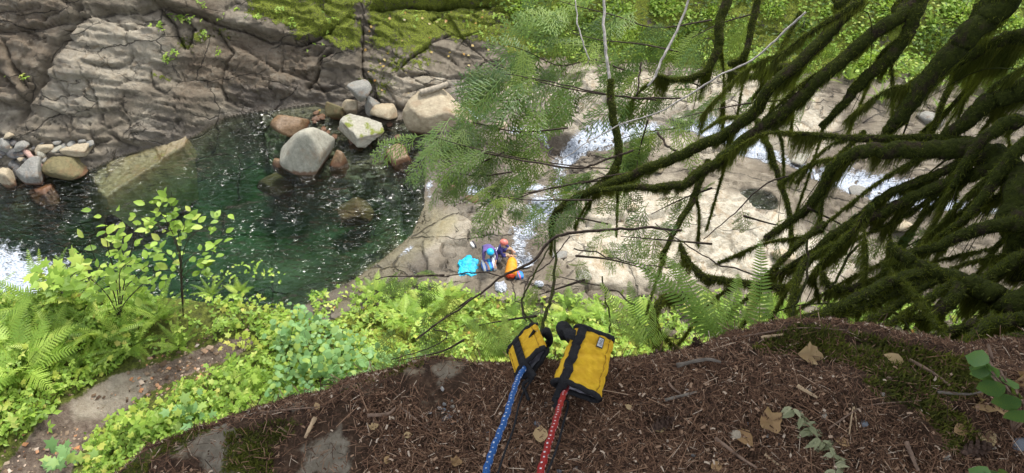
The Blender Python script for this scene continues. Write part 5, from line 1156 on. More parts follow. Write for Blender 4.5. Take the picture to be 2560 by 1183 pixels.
cover('ground_cover', 'creeping green plants along the top of the mossy slab', ground_pts(2200, 11, [(950, 60), (1000, 20), (1330, 10), (1330, 110), (1120, 90), (1010, 75)], .40), 1, .13, 'tri', 'lime', 11, .2)
RPL = [(500, 12), (440, 45), (400, 70), (474, 50), (545, 45), (590, 20), (505, 85), (425, 135), (420, 150), (540, 130), (60, 195), (690, 25), (720, 60), (640, 45), (1320, 70), (1240, 40)]; _od = order(RPL)
for i, (X, Y) in enumerate(RPL):
    g = ground_at(X, Y); r = empty('rock_plant', g); tag(r, 'small green plant rooted in the rock wall, %s of the wall plants' % _od[i], 'plant', 'small plants on the rock wall')
    for k in range(9):
        o = bpy.data.objects.new('leaf', leaf_mesh('tri', 'lime')); COL.objects.link(o); o.parent = r; a = rf.uniform(0, 6.28)
        orient(o, (rf.normal() * .16, rf.normal() * .06 - .05, rf.normal() * .08 + .08), (math.cos(a), math.sin(a), .1), (0, -.5, 1), rf.uniform(.10, .2))
# bushes and ferns on the far bank
rs = np.random.RandomState(44); BUSH = []
for v in range(4):
    N = 420; u = rs.normal(size=(N, 3)); u /= np.linalg.norm(u, axis=1, keepdims=True); u *= rs.uniform(.5, 1.05, (N, 1)); u[:, 2] = np.abs(u[:, 2]) * .9; u *= (1 + .5 * fbm(u[:, 0] * 2 + v, u[:, 1] * 2, v)[:, None])
    D = u + rs.normal(size=(N, 3)) * .5; m = scatter('foliage', *LV['dia'], frames(D, np.array([0, -.3, 1]) + rs.normal(size=(N, 3)) * .4, rs.uniform(.16, .30, N)), u * np.array([1, 1, .8]), rs.rand(N)); m.materials.append(LM[['lime', 'fern', 'lime', 'deep'][v]]); BUSH.append(m)
bs = MB(); bs.tube([(0, 0, -.3), (.05, 0, .4), (.1, .05, .8)], [.05, .04, .02], 5); BST = bs.mesh('stem'); BST.materials.append(TWIG)
FB = [(1300, 20), (1360, 60), (1420, 30), (1480, 70), (1550, 30), (1600, 90), (1660, 20), (1720, 80), (1790, 40), (1850, 90), (1930, 30), (2000, 80), (2080, 30), (2160, 90), (2240, 40), (2330, 100), (2400, 40), (2450, 130), (2510, 60), (2550, 150), (2380, 20), (1650, 130), (1480, 120), (2520, 230), (2180, 170), (2050, 140)]
_od = order(FB)
for i, (X, Y) in enumerate(FB):
    g = ground_at(X, Y); r = empty('shrub', g); tag(r, 'leafy green shrub on the far bank behind the cedar, %s of those shrubs' % _od[i], 'shrub', 'shrubs on the far bank'); s = rs.uniform(.5, 1.0)
    link('foliage', BUSH[i % 4], None, r, scale=(s, s, s * .9), rot=(0, 0, rs.uniform(0, 6))); link('stem', BST, None, r, scale=s)
FFB = [(1390, 110), (1560, 120), (1700, 135), (1860, 150), (2120, 200), (2280, 190), (2420, 190), (2330, 60), (2060, 200), (2480, 270), (2200, 250), (2350, 280)]; _od = order(FFB)
for i, (X, Y) in enumerate(FFB):
    fern(ground_at(X, Y), 1.0, 'green fern on the far bank behind the cedar, %s of those ferns' % _od[i], 'sword', 'fern', 9, 'ferns on the far bank')
FLB = [(1010, 800), (1060, 770), (1180, 790), (1290, 800), (1420, 780), (1500, 810), (1120, 750), (1600, 790), (1960, 780), (1760, 800), (940, 735), (2140, 790), (2260, 800)]; _od = order(FLB)
for i, (X, Y) in enumerate(FLB):
    fern(ground_at(X, Y), 1.0, 'bright green fern on the low bank, %s of the ferns there' % _od[i], 'lady', 'lime', 9, 'ferns on the low bank', lift=.5)
# fallen autumn leaves on the rock wall and slab
rs = np.random.RandomState(12); pts = np.vstack([ground_pts(420, 12, [(890, 40), (1300, 20), (1330, 200), (1100, 260), (930, 240)], .3), ground_pts(120, 13, [(400, 130), (800, 220), (560, 290), (300, 350), (240, 300)], .3), ground_pts(60, 14, [(800, 200), (900, 200), (900, 290), (780, 290)], .3), ground_pts(160, 15, LOWB, .3)])
N = len(pts); a = rs.uniform(0, 6.28, N)
link_ = link('fallen_leaves', scatter('fallen_leaves', *LV['lobed'], frames(np.stack([np.cos(a), np.sin(a), 0 * a], 1), np.array([0, -.6, .8]) + rs.normal(size=(N, 3)) * .25, rs.uniform(.08, .17, N)), pts + np.array([0, -.03, .04]), rs.rand(N)), leafmat('autumn_leaf', [(0, (.30, .10, .03)), (.4, (.42, .22, .06)), (.8, (.50, .36, .12)), (1, (.45, .40, .25))], .3))
tag(link_, 'orange and tan fallen leaves lying on the rocks', 'fallen leaves', kind='stuff')
# unseen dark conifers, added to block bright sky from the pool's reflection
rs = np.random.RandomState(61); Tt = []; Dd = []; Ss = []
for i in range(95):
    x = rs.uniform(-42, 44); y = rs.uniform(46, 56); h = rs.uniform(18, 25); z0 = 9
    for k in range(200):
        t = rs.rand() ** .8; a = rs.uniform(0, 6.28); r = (1 - t) * 3.2 * rs.uniform(.3, 1); Tt.append((x + r * .5 * math.cos(a), y + r * .5 * math.sin(a), z0 + 2 + h * t)); Dd.append((math.cos(a), math.sin(a), -.35)); Ss.append(max(.8, r) * 1.3)
fo = link('forest', scatter('forest', *LV['dia'], frames(np.array(Dd), np.tile([0., 0, 1], (len(Dd), 1)) + rs.normal(size=(len(Dd), 3)) * .2, np.array(Ss)), np.array(Tt), rs.rand(len(Dd))), leafmat('conifer', [(0, (.012, .028, .012)), (1, (.04, .07, .025))], .15)); tag(fo, 'unseen dark conifer forest added above the gorge to darken the pool reflection', 'forest', kind='stuff')

# loose stones, crumbs and dead leaves on the terrace path
rs = np.random.RandomState(71); x = rs.uniform(-7, -1.5, 9000); y = rs.uniform(2.6, 6, 9000); z = terrace_z(x, y); X, Y = proj(x, y, z); k = (sdpoly(X, Y, TPATH) < 25) & (fbm(x * 2, y * 2, 72, 3) > -.12); P = np.stack([x, y, z + .004], 1)[k]; N = len(P); a = rs.uniform(0, 6.28, N)
DEB = NT('path_debris'); DEB = DEB.done(DEB.ramp(DEB.attr('tint'), [(0, (.05, .03, .02)), (.4, (.14, .095, .06)), (.7, (.28, .22, .16)), (.9, (.40, .18, .08)), (1, (.45, .40, .33))]), .85, spec=.2)
tag(link('path_debris', scatter('path_debris', [(-.5, -.35, 0), (.5, -.25, 0), (.4, .35, 0), (-.4, .3, 0), (0, 0, .35)], [(0, 1, 4), (1, 2, 4), (2, 3, 4), (3, 0, 4)], frames(np.stack([np.cos(a), np.sin(a), 0 * a], 1), np.tile([0., 0, 1], (N, 1)), rs.gamma(1.6, .012, N) + .006), P, rs.rand(N)), DEB), 'small stones, twigs and dead leaves on the terrace path', 'debris', kind='stuff')
# ------------------------------------------------------------------ forest floor on the ledge
rs = np.random.RandomState(8)
def ledge_pts(n, seed, P=None, stone=True):
    r = np.random.RandomState(seed); x = r.uniform(-1.0, 1.25, n * 3); y = r.uniform(.40, .98, n * 3); y = np.minimum(y, lip_y(x) - .004)
    z = ledge_z(x, y); X, Y = proj(x, y, z); k = (X > -40) & (X < 2600) & (Y < 1230)
    if stone:
        sp = np.minimum.reduce([sdpoly(X, Y, q) for q in ([(990, 925), (1130, 890), (1180, 905), (1140, 985), (1080, 1010), (1080, 960), (1010, 970)], [(740, 1080), (860, 1040), (900, 1120), (880, 1200), (730, 1200)], [(430, 1085), (560, 1060), (640, 1090), (600, 1200), (430, 1140)], [(190, 1200), (330, 1105), (500, 1060), (520, 1080), (380, 1150), (360, 1220)], [(560, 1080), (700, 1050), (760, 1060), (690, 1120), (680, 1190), (560, 1190)])])
        keep = np.clip(.10 + (sp + 55 * fbm(X * .03, Y * .03, 5, 4)) / 70., .10, 1); ms = np.minimum.reduce([sdpoly(X, Y, q) for q in ([(1860, 880), (1990, 812), (2160, 838), (2420, 900), (2480, 960), (2420, 1000), (2200, 940), (2000, 880)], [(2150, 950), (2290, 960), (2420, 1060), (2460, 1120), (2400, 1130), (2300, 1040)])])
        keep = keep * np.clip(.22 + (ms + 40 * fbm(X * .03, Y * .03, 6, 4)) / 50., .22, 1); k &= r.rand(n * 3) < keep
    if P is not None: k &= inpoly(X, Y, P)
    return np.stack([x, y, z], 1)[k][:n]
NEED = NT('needle_litter'); _t = NEED.attr('tint')
NEED = NEED.done(NEED.ramp(_t, [(0, (.030, .015, .009)), (.35, (.096, .049, .028)), (.65, (.20, .108, .062)), (.88, (.32, .205, .13)), (1, (.45, .35, .26))]), .8, spec=.25)
def litter(name, label, pts, lx, wy, seed, tint=(.45, .25), tilt=.22, lift=.003):
    r = np.random.RandomState(seed); N = len(pts); a = r.uniform(0, 6.283, N); D = np.stack([np.cos(a), np.sin(a), r.normal(size=N) * tilt], 1)
    Nn = np.array([0, 0, 1.]) + r.normal(size=(N, 3)) * .3; S = np.stack([r.uniform(lx[0], lx[1], N), r.uniform(wy[0], wy[1], N), r.uniform(wy[0], wy[1], N)], 1)
    tv = np.array([(-.5, -.5, 0), (0, -.5, .5), (.5, -.4, 0), (.5, .4, 0), (0, .5, .5), (-.5, .5, 0)])
    o = link(name, scatter(name, tv, np.array([(0, 1, 4, 5), (1, 2, 3, 4)]), frames(D, Nn, S), pts + np.array([0, 0, 1]) * (lift + r.rand(N) * .006)[:, None], np.clip(r.normal(tint[0], tint[1], N), 0, 1)), NEED)
    return tag(o, label, 'litter', kind='stuff')
litter('needle_litter', 'brown fallen needles covering the ledge', ledge_pts(40000, 1), (.008, .024), (.0008, .0015), 1)
litter('needle_litter', 'short bark crumbs among the needles', ledge_pts(12000, 2), (.002, .007), (.0014, .0035), 2, (.40, .22))
litter('twig_litter', 'thin broken twigs among the needles', ledge_pts(450, 3), (.03, .08), (.0010, .0020), 3, (.5, .25), .08, .006)
litter('needle_litter', 'pale wood flakes among the needles', ledge_pts(700, 4), (.004, .011), (.002, .005), 4, (.9, .12), .15, .006)
# moss tufts
LMOSS = leafmat('ledge_moss', [(0, (.022, .024, .006)), (.5, (.060, .066, .011)), (1, (.13, .13, .022))], .2, .85)
def tufts(name, label, n, seed, P, hgt):
    r = np.random.RandomState(seed); pts = np.vstack([ledge_pts(n * 8, seed + i, q, False)[:n] for i, q in enumerate(P)]); pts = pts[fbm(pts[:, 0] * 16, pts[:, 1] * 16, seed, 3) > -.10]; N = len(pts)
    D = r.normal(size=(N, 3)) * .6 + np.array([0, 0, 1.]); o = link(name, scatter(name, [(0, -.14, 0), (0, .14, 0), (1, 0, 0)], [(0, 1, 2)], frames(D, r.normal(size=(N, 3)), r.uniform(hgt * .5, hgt * 1.3, N)), pts, r.rand(N)), LMOSS); return tag(o, label, 'moss', kind='stuff')
tufts('moss', 'green moss cushions along the right rim of the ledge', 9000, 30, [[(1880, 870), (1990, 812), (2160, 838), (2420, 900), (2480, 960), (2420, 1000), (2200, 940), (2000, 880)], [(2150, 950), (2290, 960), (2420, 1060), (2460, 1120), (2400, 1130), (2300, 1040)]], .016)
tufts('moss', 'dark moss on the left stone end of the ledge', 6000, 40, [[(180, 1200), (330, 1105), (500, 1060), (520, 1080), (380, 1150), (360, 1220), (200, 1240)], [(560, 1080), (700, 1050), (760, 1060), (690, 1120), (680, 1190), (560, 1190)], [(840, 965), (1040, 900), (1060, 915), (860, 985)]], .010)
# single fallen leaves, told apart by colour and place
DL = leafmat('dry_leaf', [(0, (.24, .12, .06)), (.5, (.36, .21, .11)), (1, (.50, .36, .20))], .15, .6, use='obj')
DRY = {}
def torn_t(seed):
    r = np.random.RandomState(seed); V = [(.42, 0, .03)]; n = 15
    for i in range(n):
        a = -2.7 + 5.4 * i / (n - 1); rad = (.50 if i % 4 == 2 else .44 if i % 2 else .36) * r.uniform(.7, 1.2); V.append((.42 + rad * math.cos(a), rad * math.sin(a), .45 * r.normal() * rad + .5 * rad * rad))
    return np.array(V + [(0, 0, 0)]), np.array([(0, i, i + 1) for i in range(1, n)] + [(0, n, n + 1), (0, n + 1, 1)])
LV['torn'] = torn_t(4)
for k in ('ovate', 'broad', 'torn'):
    m = npmesh('dry_leaf', *LV[k]); m.materials.append(DL); DRY[k] = m
def dry(X, Y, L, k, label, a):
    k = 'torn' if k == 'lobed' else k; p = ledge_at(X, Y); o = bpy.data.objects.new('dry_leaf', DRY[k]); COL.objects.link(o); M = frames(np.array([[math.cos(a), math.sin(a), .08]]), np.array([[rs.normal() * .2, -.2, 1]]), np.array([L]))[0]
    o.matrix_basis = Matrix([list(M[i]) + [p[i] + (.008 if i == 2 else 0)] for i in range(3)] + [[0, 0, 0, 1]]); tag(o, label, 'leaf', 'dry leaves on the ledge')
for X, Y, L, k, lab, a in [(1350, 1112, .036, 'broad', 'pale tan oval leaf lying between the two ropes', 1.5), (1838, 1080, .040, 'broad', 'pale tan oval leaf right of the ropes', -.9), (1630, 1078, .034, 'ovate', 'curled ochre leaf beside the dark cone', .2), (2255, 912, .036, 'ovate', 'reddish tan leaf lying on the mossy rim', 2.6),
     (1900, 1045, .048, 'lobed', 'orange brown torn leaf in the middle of the right litter', -.6), (2000, 900, .05, 'lobed', 'large brown crumpled leaf under the mossy rim', .4), (2380, 1085, .030, 'broad', 'yellow tan leaf at the foot of the moss strip', .3), (2440, 1030, .045, 'lobed', 'brown lobed leaf beside the glossy leaved plant', 1.0), (2520, 1050, .04, 'ovate', 'tan leaf under the glossy leaved plant', 2.0),
     (2540, 970, .04, 'lobed', 'pinkish brown leaf at the right picture edge', .8), (1775, 1175, .024, 'broad', 'tan leaf at the bottom right of the ropes', .3), (965, 1165, .018, 'broad', 'tiny tan leaf left of the blue rope', 1.2), (930, 1080, .018, 'lobed', 'little orange leaf on the stone patch', 1.0), (800, 1030, .02, 'ovate', 'small tan leaf on the left stone rim', 2.2), (2310, 1060, .030, 'ovate', 'narrow tan leaf on the upper moss strip', 1.2),
     (1130, 1165, .022, 'lobed', 'small brown leaf close to the blue rope foot', .5), (2120, 1120, .03, 'ovate', 'ochre leaf near the bottom right corner', 2.5), (2480, 1120, .04, 'broad', 'pale leaf under the right seedling', 1.9), (1580, 1030, .018, 'ovate', 'tiny ochre leaf right of the larger protector', 2.4), (1010, 1095, .016, 'broad', 'tiny pale leaf halfway down the litter left of the blue rope', .2)]:
    dry(X, Y, L, k, lab, a)
# pebbles
PEB = []
for i in range(6):
    m = rock_mesh('pebble', 300 + i, 2, 8, 16, .06); m.materials.append(plain('pebble_%d' % i, [(.20, .19, .18), (.30, .27, .22), (.36, .30, .22), (.15, .16, .18), (.40, .38, .35), (.28, .20, .14)][i], .8, .25, 200, .3)); PEB.append(m)
def pebble(X, Y, s, i, label, group='pebbles on the ledge'):
    p = ledge_at(X, Y); tag(link('pebble', PEB[i], loc=(p.x, p.y, p.z + s * .3), rot=(rs.rand(), rs.rand(), rs.rand() * 6), scale=(s, s * .8, s * .6)), label, 'pebble', group)
for X, Y, s, i, lab in [(1398, 1183, .007, 3, 'dark blue grey pebble at the foot of the red rope'), (1343, 1060, .009, 3, 'slate grey pebble between the ropes'), (1307, 1024, .006, 2, 'tan pebble under the black cord'), (1365, 1012, .005, 4, 'white pebble below the smaller protector'), (1280, 1020, .006, 4, 'pale pebble touching the blue rope'), (1325, 1135, .005, 2, 'tan pebble beside the pale oval leaf'),
     (1287, 1120, .005, 3, 'grey pebble right of the blue rope'), (2160, 1060, .010, 3, 'bluish grey stone near the moss strip'), (2060, 1045, .008, 1, 'grey tan stone in the right litter'), (2545, 1115, .016, 3, 'grey stone at the right picture edge'), (1650, 1005, .007, 2, 'tan pebble right of the larger protector'), (1835, 1090, .013, 2, 'tan stone chip with a flat face right of the ropes'), (2365, 1145, .008, 1, 'pale stone at the bottom right')]:
    pebble(X, Y, s, i, lab)
for i in range(22):
    X, Y = 1125 + rs.normal() * 22, 1040 + rs.normal() * 20; pebble(X, Y, rs.uniform(.003, .006), [0, 1, 4, 3][i % 4], 'small grey pebble in the little heap left of the blue rope', 'pebble heap')
for i in range(40):
    X, Y = rs.uniform(900, 2500), rs.uniform(940, 1190); pebble(X, Y, rs.uniform(.003, .006), i % 6, 'tiny pebble among the needles of the ledge', 'scattered tiny pebbles')
# fir cones
CONE = plain('cone_scale', (.085, .050, .034), .8, .4, 200, .3)
def cone(X, Y, L, a, label):
    p = ledge_at(X, Y); r = empty('fir_cone', p + Vector((0, 0, L * .22))); tag(r, label, 'cone', 'cones on the ledge'); b = MB(); ax = Vector((math.cos(a), math.sin(a), .12))
    for i in range(46):
        t = i / 46; an = i * 2.4; rad = L * .30 * math.sin(math.pi * (.12 + .82 * t)) ; u = Vector((-ax.y, ax.x, 0)); v = ax.cross(u); d = u * math.cos(an) + v * math.sin(an); c = ax * L * (t - .5); o = c + d * rad; w_ = ax.cross(d) * L * .10
        b.add([(c - w_ * .5)[:], (c + w_ * .5)[:], (o + w_ + ax * L * .09)[:], (o + d * L * .03 + ax * L * .15)[:], (o - w_ + ax * L * .09)[:]], [(0, 1, 2, 3, 4)])
    b.build('scale', CONE, r, smooth=False); b = MB(); b.tube([(ax * L * t)[:] for t in (-.5, -.2, .2, .48)], [L * .06, L * .16, L * .13, L * .03], 7); b.build('core', CONE, r)
cone(1652, 1068, .045, .4, 'dark fir cone beside the curled ochre leaf'); cone(1742, 872, .035, 1.7, 'upright fir cone on the rim behind the tall fern'); cone(2430, 1130, .05, .2, 'dark cone at the foot of the moss strip')
# sticks and wood splinters
WOODC = [plain('stick_wood', (.20, .13, .09), .85, .35, 60, .4), plain('splinter_wood', (.42, .30, .18), .85, .3, 60, .3), plain('weathered_stick', (.15, .125, .10), .85, .3, 60, .4)]
def stick(P, r, m, label, name='stick', flat=False):
    Q = [ledge_at(x, y) + Vector((0, 0, r + .004)) for x, y in P]; C = curve(Q, 12); b = MB(); b.tube(C, list(np.linspace(r, r * .6, 12)), 6, jag=.4); tag(b.build(name, WOODC[m]), label, 'stick', 'sticks on the ledge')
for P, r, m, lab in [([(1690, 920), (1760, 905), (1800, 912)], .005, 2, 'dark weathered stick on the rim below the tall fern'), ([(1900, 850), (1955, 842)], .004, 1, 'short pale stick on the mossy rim'), ([(2270, 905), (2330, 940), (2370, 970)], .004, 0, 'brown stick crossing the mossy rim'), ([(1830, 850), (1990, 825), (2120, 830)], .002, 0, 'long thin twig along the top of the rim'),
     ([(2120, 1090), (2132, 1020), (2140, 1080)], .0016, 1, 'thin forked pale twig near the moss strip'), ([(2070, 1075), (2160, 1020), (2300, 1005)], .0018, 0, 'long thin brown twig across the right litter'), ([(1785, 1100), (1850, 1150), (1890, 1175)], .004, 0, 'brown stick at the bottom right of the ropes'), ([(1910, 1140), (1960, 1180)], .003, 1, 'pale splinter at the bottom right'), ([(790, 1050), (765, 1100)], .0045, 1, 'flat tan splinter on the left stone patch'),
     ([(560, 1050), (700, 1030), (820, 1020)], .002, 0, 'thin twig along the left rim'), ([(1000, 1020), (1050, 1060), (1080, 1085)], .0022, 0, 'thin brown twig left of the blue rope'), ([(920, 1045), (970, 1040), (990, 1025)], .004, 0, 'thick brown twig left of the small stone heap'), ([(1640, 880), (1670, 960), (1700, 990)], .003, 0, 'brown twig right of the larger protector'), ([(1660, 1005), (1720, 990), (1740, 985)], .0035, 2, 'small white lichen covered twig right of the larger protector'),
     ([(1990, 970), (2040, 1000)], .004, 1, 'pale splinter in the middle of the right litter'), ([(2340, 985), (2420, 990), (2470, 978)], .003, 2, 'white lichen twig under the glossy leaved plant'), ([(2260, 1110), (2290, 1183)], .005, 0, 'weathered grey stick at the bottom edge')]:
    stick(P, r, m, lab)
p0 = ledge_at(2500, 985)
b = MB(); b.tube(curve([p0, at(2490, 930, 1.38), at(2478, 890, 1.36), at(2470, 860, 1.36)], 10), list(np.linspace(.004, .0025, 10)), 6); tag(b.build('dead_twig', WOODC[0]), 'upright dead brown twig behind the glossy leaved plant', 'twig')
# dried sage green leaf frond
r = empty('dried_frond', ledge_at(2040, 1060)); tag(r, 'withered grey green frond curling down the right litter', 'dried frond')
SAGE = leafmat('withered_leaf', [(0, (.16, .17, .10)), (.6, (.27, .28, .17)), (1, (.38, .37, .24))], .1, .7, use='obj'); SG = npmesh('leaflet', *leaf_t(.22, .3, .4)); SG.materials.append(SAGE)
CP = curve([ledge_at(1975, 1025), ledge_at(2010, 1060), ledge_at(2040, 1100), ledge_at(2075, 1130), ledge_at(2085, 1190)], 34)
b = MB(); b.tube([Vector(c) - r.location + Vector((0, 0, .008)) for c in CP], .0015, 5); b.build('rachis', WOODC[0], r)
for i, c in enumerate(CP):
    o = bpy.data.objects.new('leaflet', SG); COL.objects.link(o); o.parent = r; sd = 1 if i % 2 else -1
    orient(o, Vector(c) - r.location + Vector((0, 0, .010)), (sd * .8 + rs.normal() * .5, -.5 + rs.normal() * .5, .25 * rs.normal()), (rs.normal() * .6, rs.normal() * .5, 1), rs.uniform(.018, .034))
# glossy leaved plants at the right edge
GLO = leafmat('glossy_leaf', [(0, (.035, .105, .035)), (.6, (.06, .16, .05)), (1, (.09, .21, .06))], .25, .3, use='obj'); GM = npmesh('leaf', *leaf_t(.36, .08, .10)); GM.materials.append(GLO)
for base, leaves, lab in [((2530, 1080), [(2412, 888, 2475, 905), (2465, 893, 2480, 940), (2425, 940, 2500, 925), (2440, 975, 2515, 965), (2500, 935, 2540, 975), (2478, 1010, 2555, 1000), (2510, 1050, 2580, 1030), (2530, 975, 2560, 1000), (2420, 918, 2480, 930)], 'plant with glossy dark green paired leaves at the right picture edge'),
                          ((2470, 1230), [(2420, 1170, 2480, 1200), (2455, 1168, 2500, 1195), (2500, 1175, 2540, 1200), (2440, 1195, 2500, 1210)], 'glossy green seedling at the bottom right')]:
    g0 = ledge_at(*base); r = empty('glossy_plant', g0); tag(r, lab, 'plant')
    st = [at(x1, y1, 1.19) - g0 for _, _, x1, y1 in leaves]; b = MB()
    for s in st: b.tube(curve([(0, 0, 0), s * .5 + Vector((0, 0, .02)), s], 6), .0018, 5)
    b.build('stem', WOODC[0], r)
    for (x0, y0, x1, y1), s in zip(leaves, st):
        tip = at(x0, y0, 1.23) - g0; o = bpy.data.objects.new('leaf', GM); COL.objects.link(o); o.parent = r; v = tip - s; orient(o, s, v, (.1, -.6, .75), v.length * 1.05)

# ------------------------------------------------------------------ people and their gear on the rock below
def cloth_heap(name, X0, Y0, X1, Y1, cols, label, seed, cat, hk=.35, part='cover'):
    g = ground_at((X0 + X1) / 2, (Y0 + Y1) / 2); d = (g - Vector(_C)).dot(Vector(_F)); wx = (X1 - X0) * d / FPX / 2; wy = (Y1 - Y0) * d / FPX / 2 / .78
    V, F = ICO[5]; a = V * 2.6 + seed; r = 1 - .55 * np.abs(fbm(a[:, 0] + a[:, 2], a[:, 1] - a[:, 2], seed, 4)) * 2.2 + .10 * fbm(a[:, 0] * 3, a[:, 1] * 3, seed + 1, 3)
    P = V * r[:, None]; an_ = np.arctan2(V[:, 1], V[:, 0]); P[:, :2] *= (1 + .7 * fbm(np.cos(an_) * 1.6 + seed, np.sin(an_) * 1.6, seed + 3, 3))[:, None]; P = P + .30 * fbm(V[:, 0:1] * 2 + seed, V[:, 1:2] * 2, seed + 9, 3); P[:, 2] = np.maximum(P[:, 2], -.3)
    o = link(name, npmesh(name, P, F), plain(name + '_cloth', cols, .55, .45, 3, .3), loc=g + Vector((0, 0, wy * hk * .3)), scale=(wx * 1.1, wy * 1.05, max(.12, wy * hk))); tag(o, label, cat); return o
def patch(parent, verts, col, name):
    b = MB(); b.add(verts, [tuple(range(len(verts)))]); b.build(name, plain(name + '_cloth', col, .6, .2, 8), parent, smooth=False)
cloth_heap('tarp', 1144, 646, 1194, 693, (.005, .36, .56), 'crumpled turquoise tarp left of the people', 3, 'tarp', .28)
# upright orange rope bag lying with red rope in its mouth
g = ground_at(1278, 690); bt = onz(1277, 690, g.z + .14); tp_ = onz(1281, 648, g.z + .16); r = empty('rope_bag', g); tag(r, 'orange rope bag lying on the rock with red rope in its mouth', 'bag')
b = MB(); C = curve([bt - g, (bt - g).lerp(tp_ - g, .5), tp_ - g], 9); b.tube(C, [.21, .225, .225, .22, .21, .20, .19, .17, .12], 14, jag=.10); b.build('body', plain('orange_fabric', (.62, .24, .012), .6, .25, 5, .3), r)
b = MB(); ad = (tp_ - bt).normalized(); cc = bt - g
for k in range(3): b.tube([cc - ad * .03 * k + Vector((.15 * math.cos(q * .52 + k) * (1 - .2 * k), 0, .0)) + Vector((0, -.05, .13)) * math.sin(q * .52 + k) * (1 - .2 * k) for q in range(13)], .035, 6)
b.build('rope_coil', plain('red_rope', (.50, .05, .008), .7, .3, 12), r)
def box_soft(name, X0, Y0, X1, Y1, h, col, label, cat, bands=(), seed=1, rz=0.):
    g = ground_at((X0 + X1) / 2, (Y0 + Y1) / 2); d = (g - Vector(_C)).dot(Vector(_F)); wx = (X1 - X0) * d / FPX / 2; wy = (Y1 - Y0) * d / FPX / 2 / .8; r = empty(name, g, rz); tag(r, label, cat)
    V, F = ICO[4]; e = np.sign(V) * np.abs(V) ** .45; e = e + .12 * fbm(V[:, 0:1] * 3 + seed, V[:, 1:2] * 3 + V[:, 2:3], seed, 3)
    link('body', npmesh('body', e * np.array([wx, wy, h / 2]) + np.array([0, 0, h / 2]), F), plain(name + '_fabric', col, .65, .3, 6, .3), r)
    for i, (t0, t1, c) in enumerate(bands):
        b = MB(); n = 10; V = []
        x0, x1 = -wx + 2 * wx * t0, -wx + 2 * wx * t1
        prof = [(-wy * 1.06, .02), (-wy * 1.06, h * .8), (-wy * .8, h * 1.06), (wy * .8, h * 1.06), (wy * 1.06, h * .8), (wy * 1.06, .02)]
        for y_, z_ in prof: V += [(x0, y_, z_), (x1, y_, z_)]
        b.add(V, [(2 * q, 2 * q + 1, 2 * q + 3, 2 * q + 2) for q in range(5)]); b.build('panel', plain('%s_panel_%d' % (name, i), c, .65, .2, 8), r, smooth=False)
box_soft('gear_pouch', 1286, 685, 1308, 703, .2, (.02, .18, .55), 'small blue and black pouch right of the orange bag', 'pouch', [(.05, .35, (.02, .02, .03)), (.45, .6, (.55, .12, .14))], 4, .3)
box_soft('backpack', 1232, 628, 1256, 660, .28, (.55, .56, .58), 'whitish pack on the ground right of the person with the blue helmet', 'backpack', [(.2, .32, (.06, .07, .09)), (.65, .75, (.06, .07, .09))], 5, -.2)
box_soft('gear_bag', 1204, 655, 1240, 681, .22, (.05, .15, .50), 'blue and white bag in front of the person with the blue helmet', 'bag', [(.05, .22, (.62, .66, .70)), (.5, .62, (.02, .35, .60)), (.75, .95, (.6, .64, .68))], 6, .25)
box_soft('camera_bag', 1177, 610, 1188, 626, .2, (.62, .62, .60), 'small white bag left of the person with the blue helmet', 'bag', [(.6, .95, (.03, .03, .04))], 7, .5)
cloth_heap('towel', 1236, 706, 1266, 732, (.34, .36, .40), 'bundled grey white cloth on the bank below the people', 8, 'towel', .4)
cloth_heap('towel', 1338, 704, 1360, 718, (.36, .38, .42), 'small white cloth lying right of the orange bag', 11, 'towel', .4)
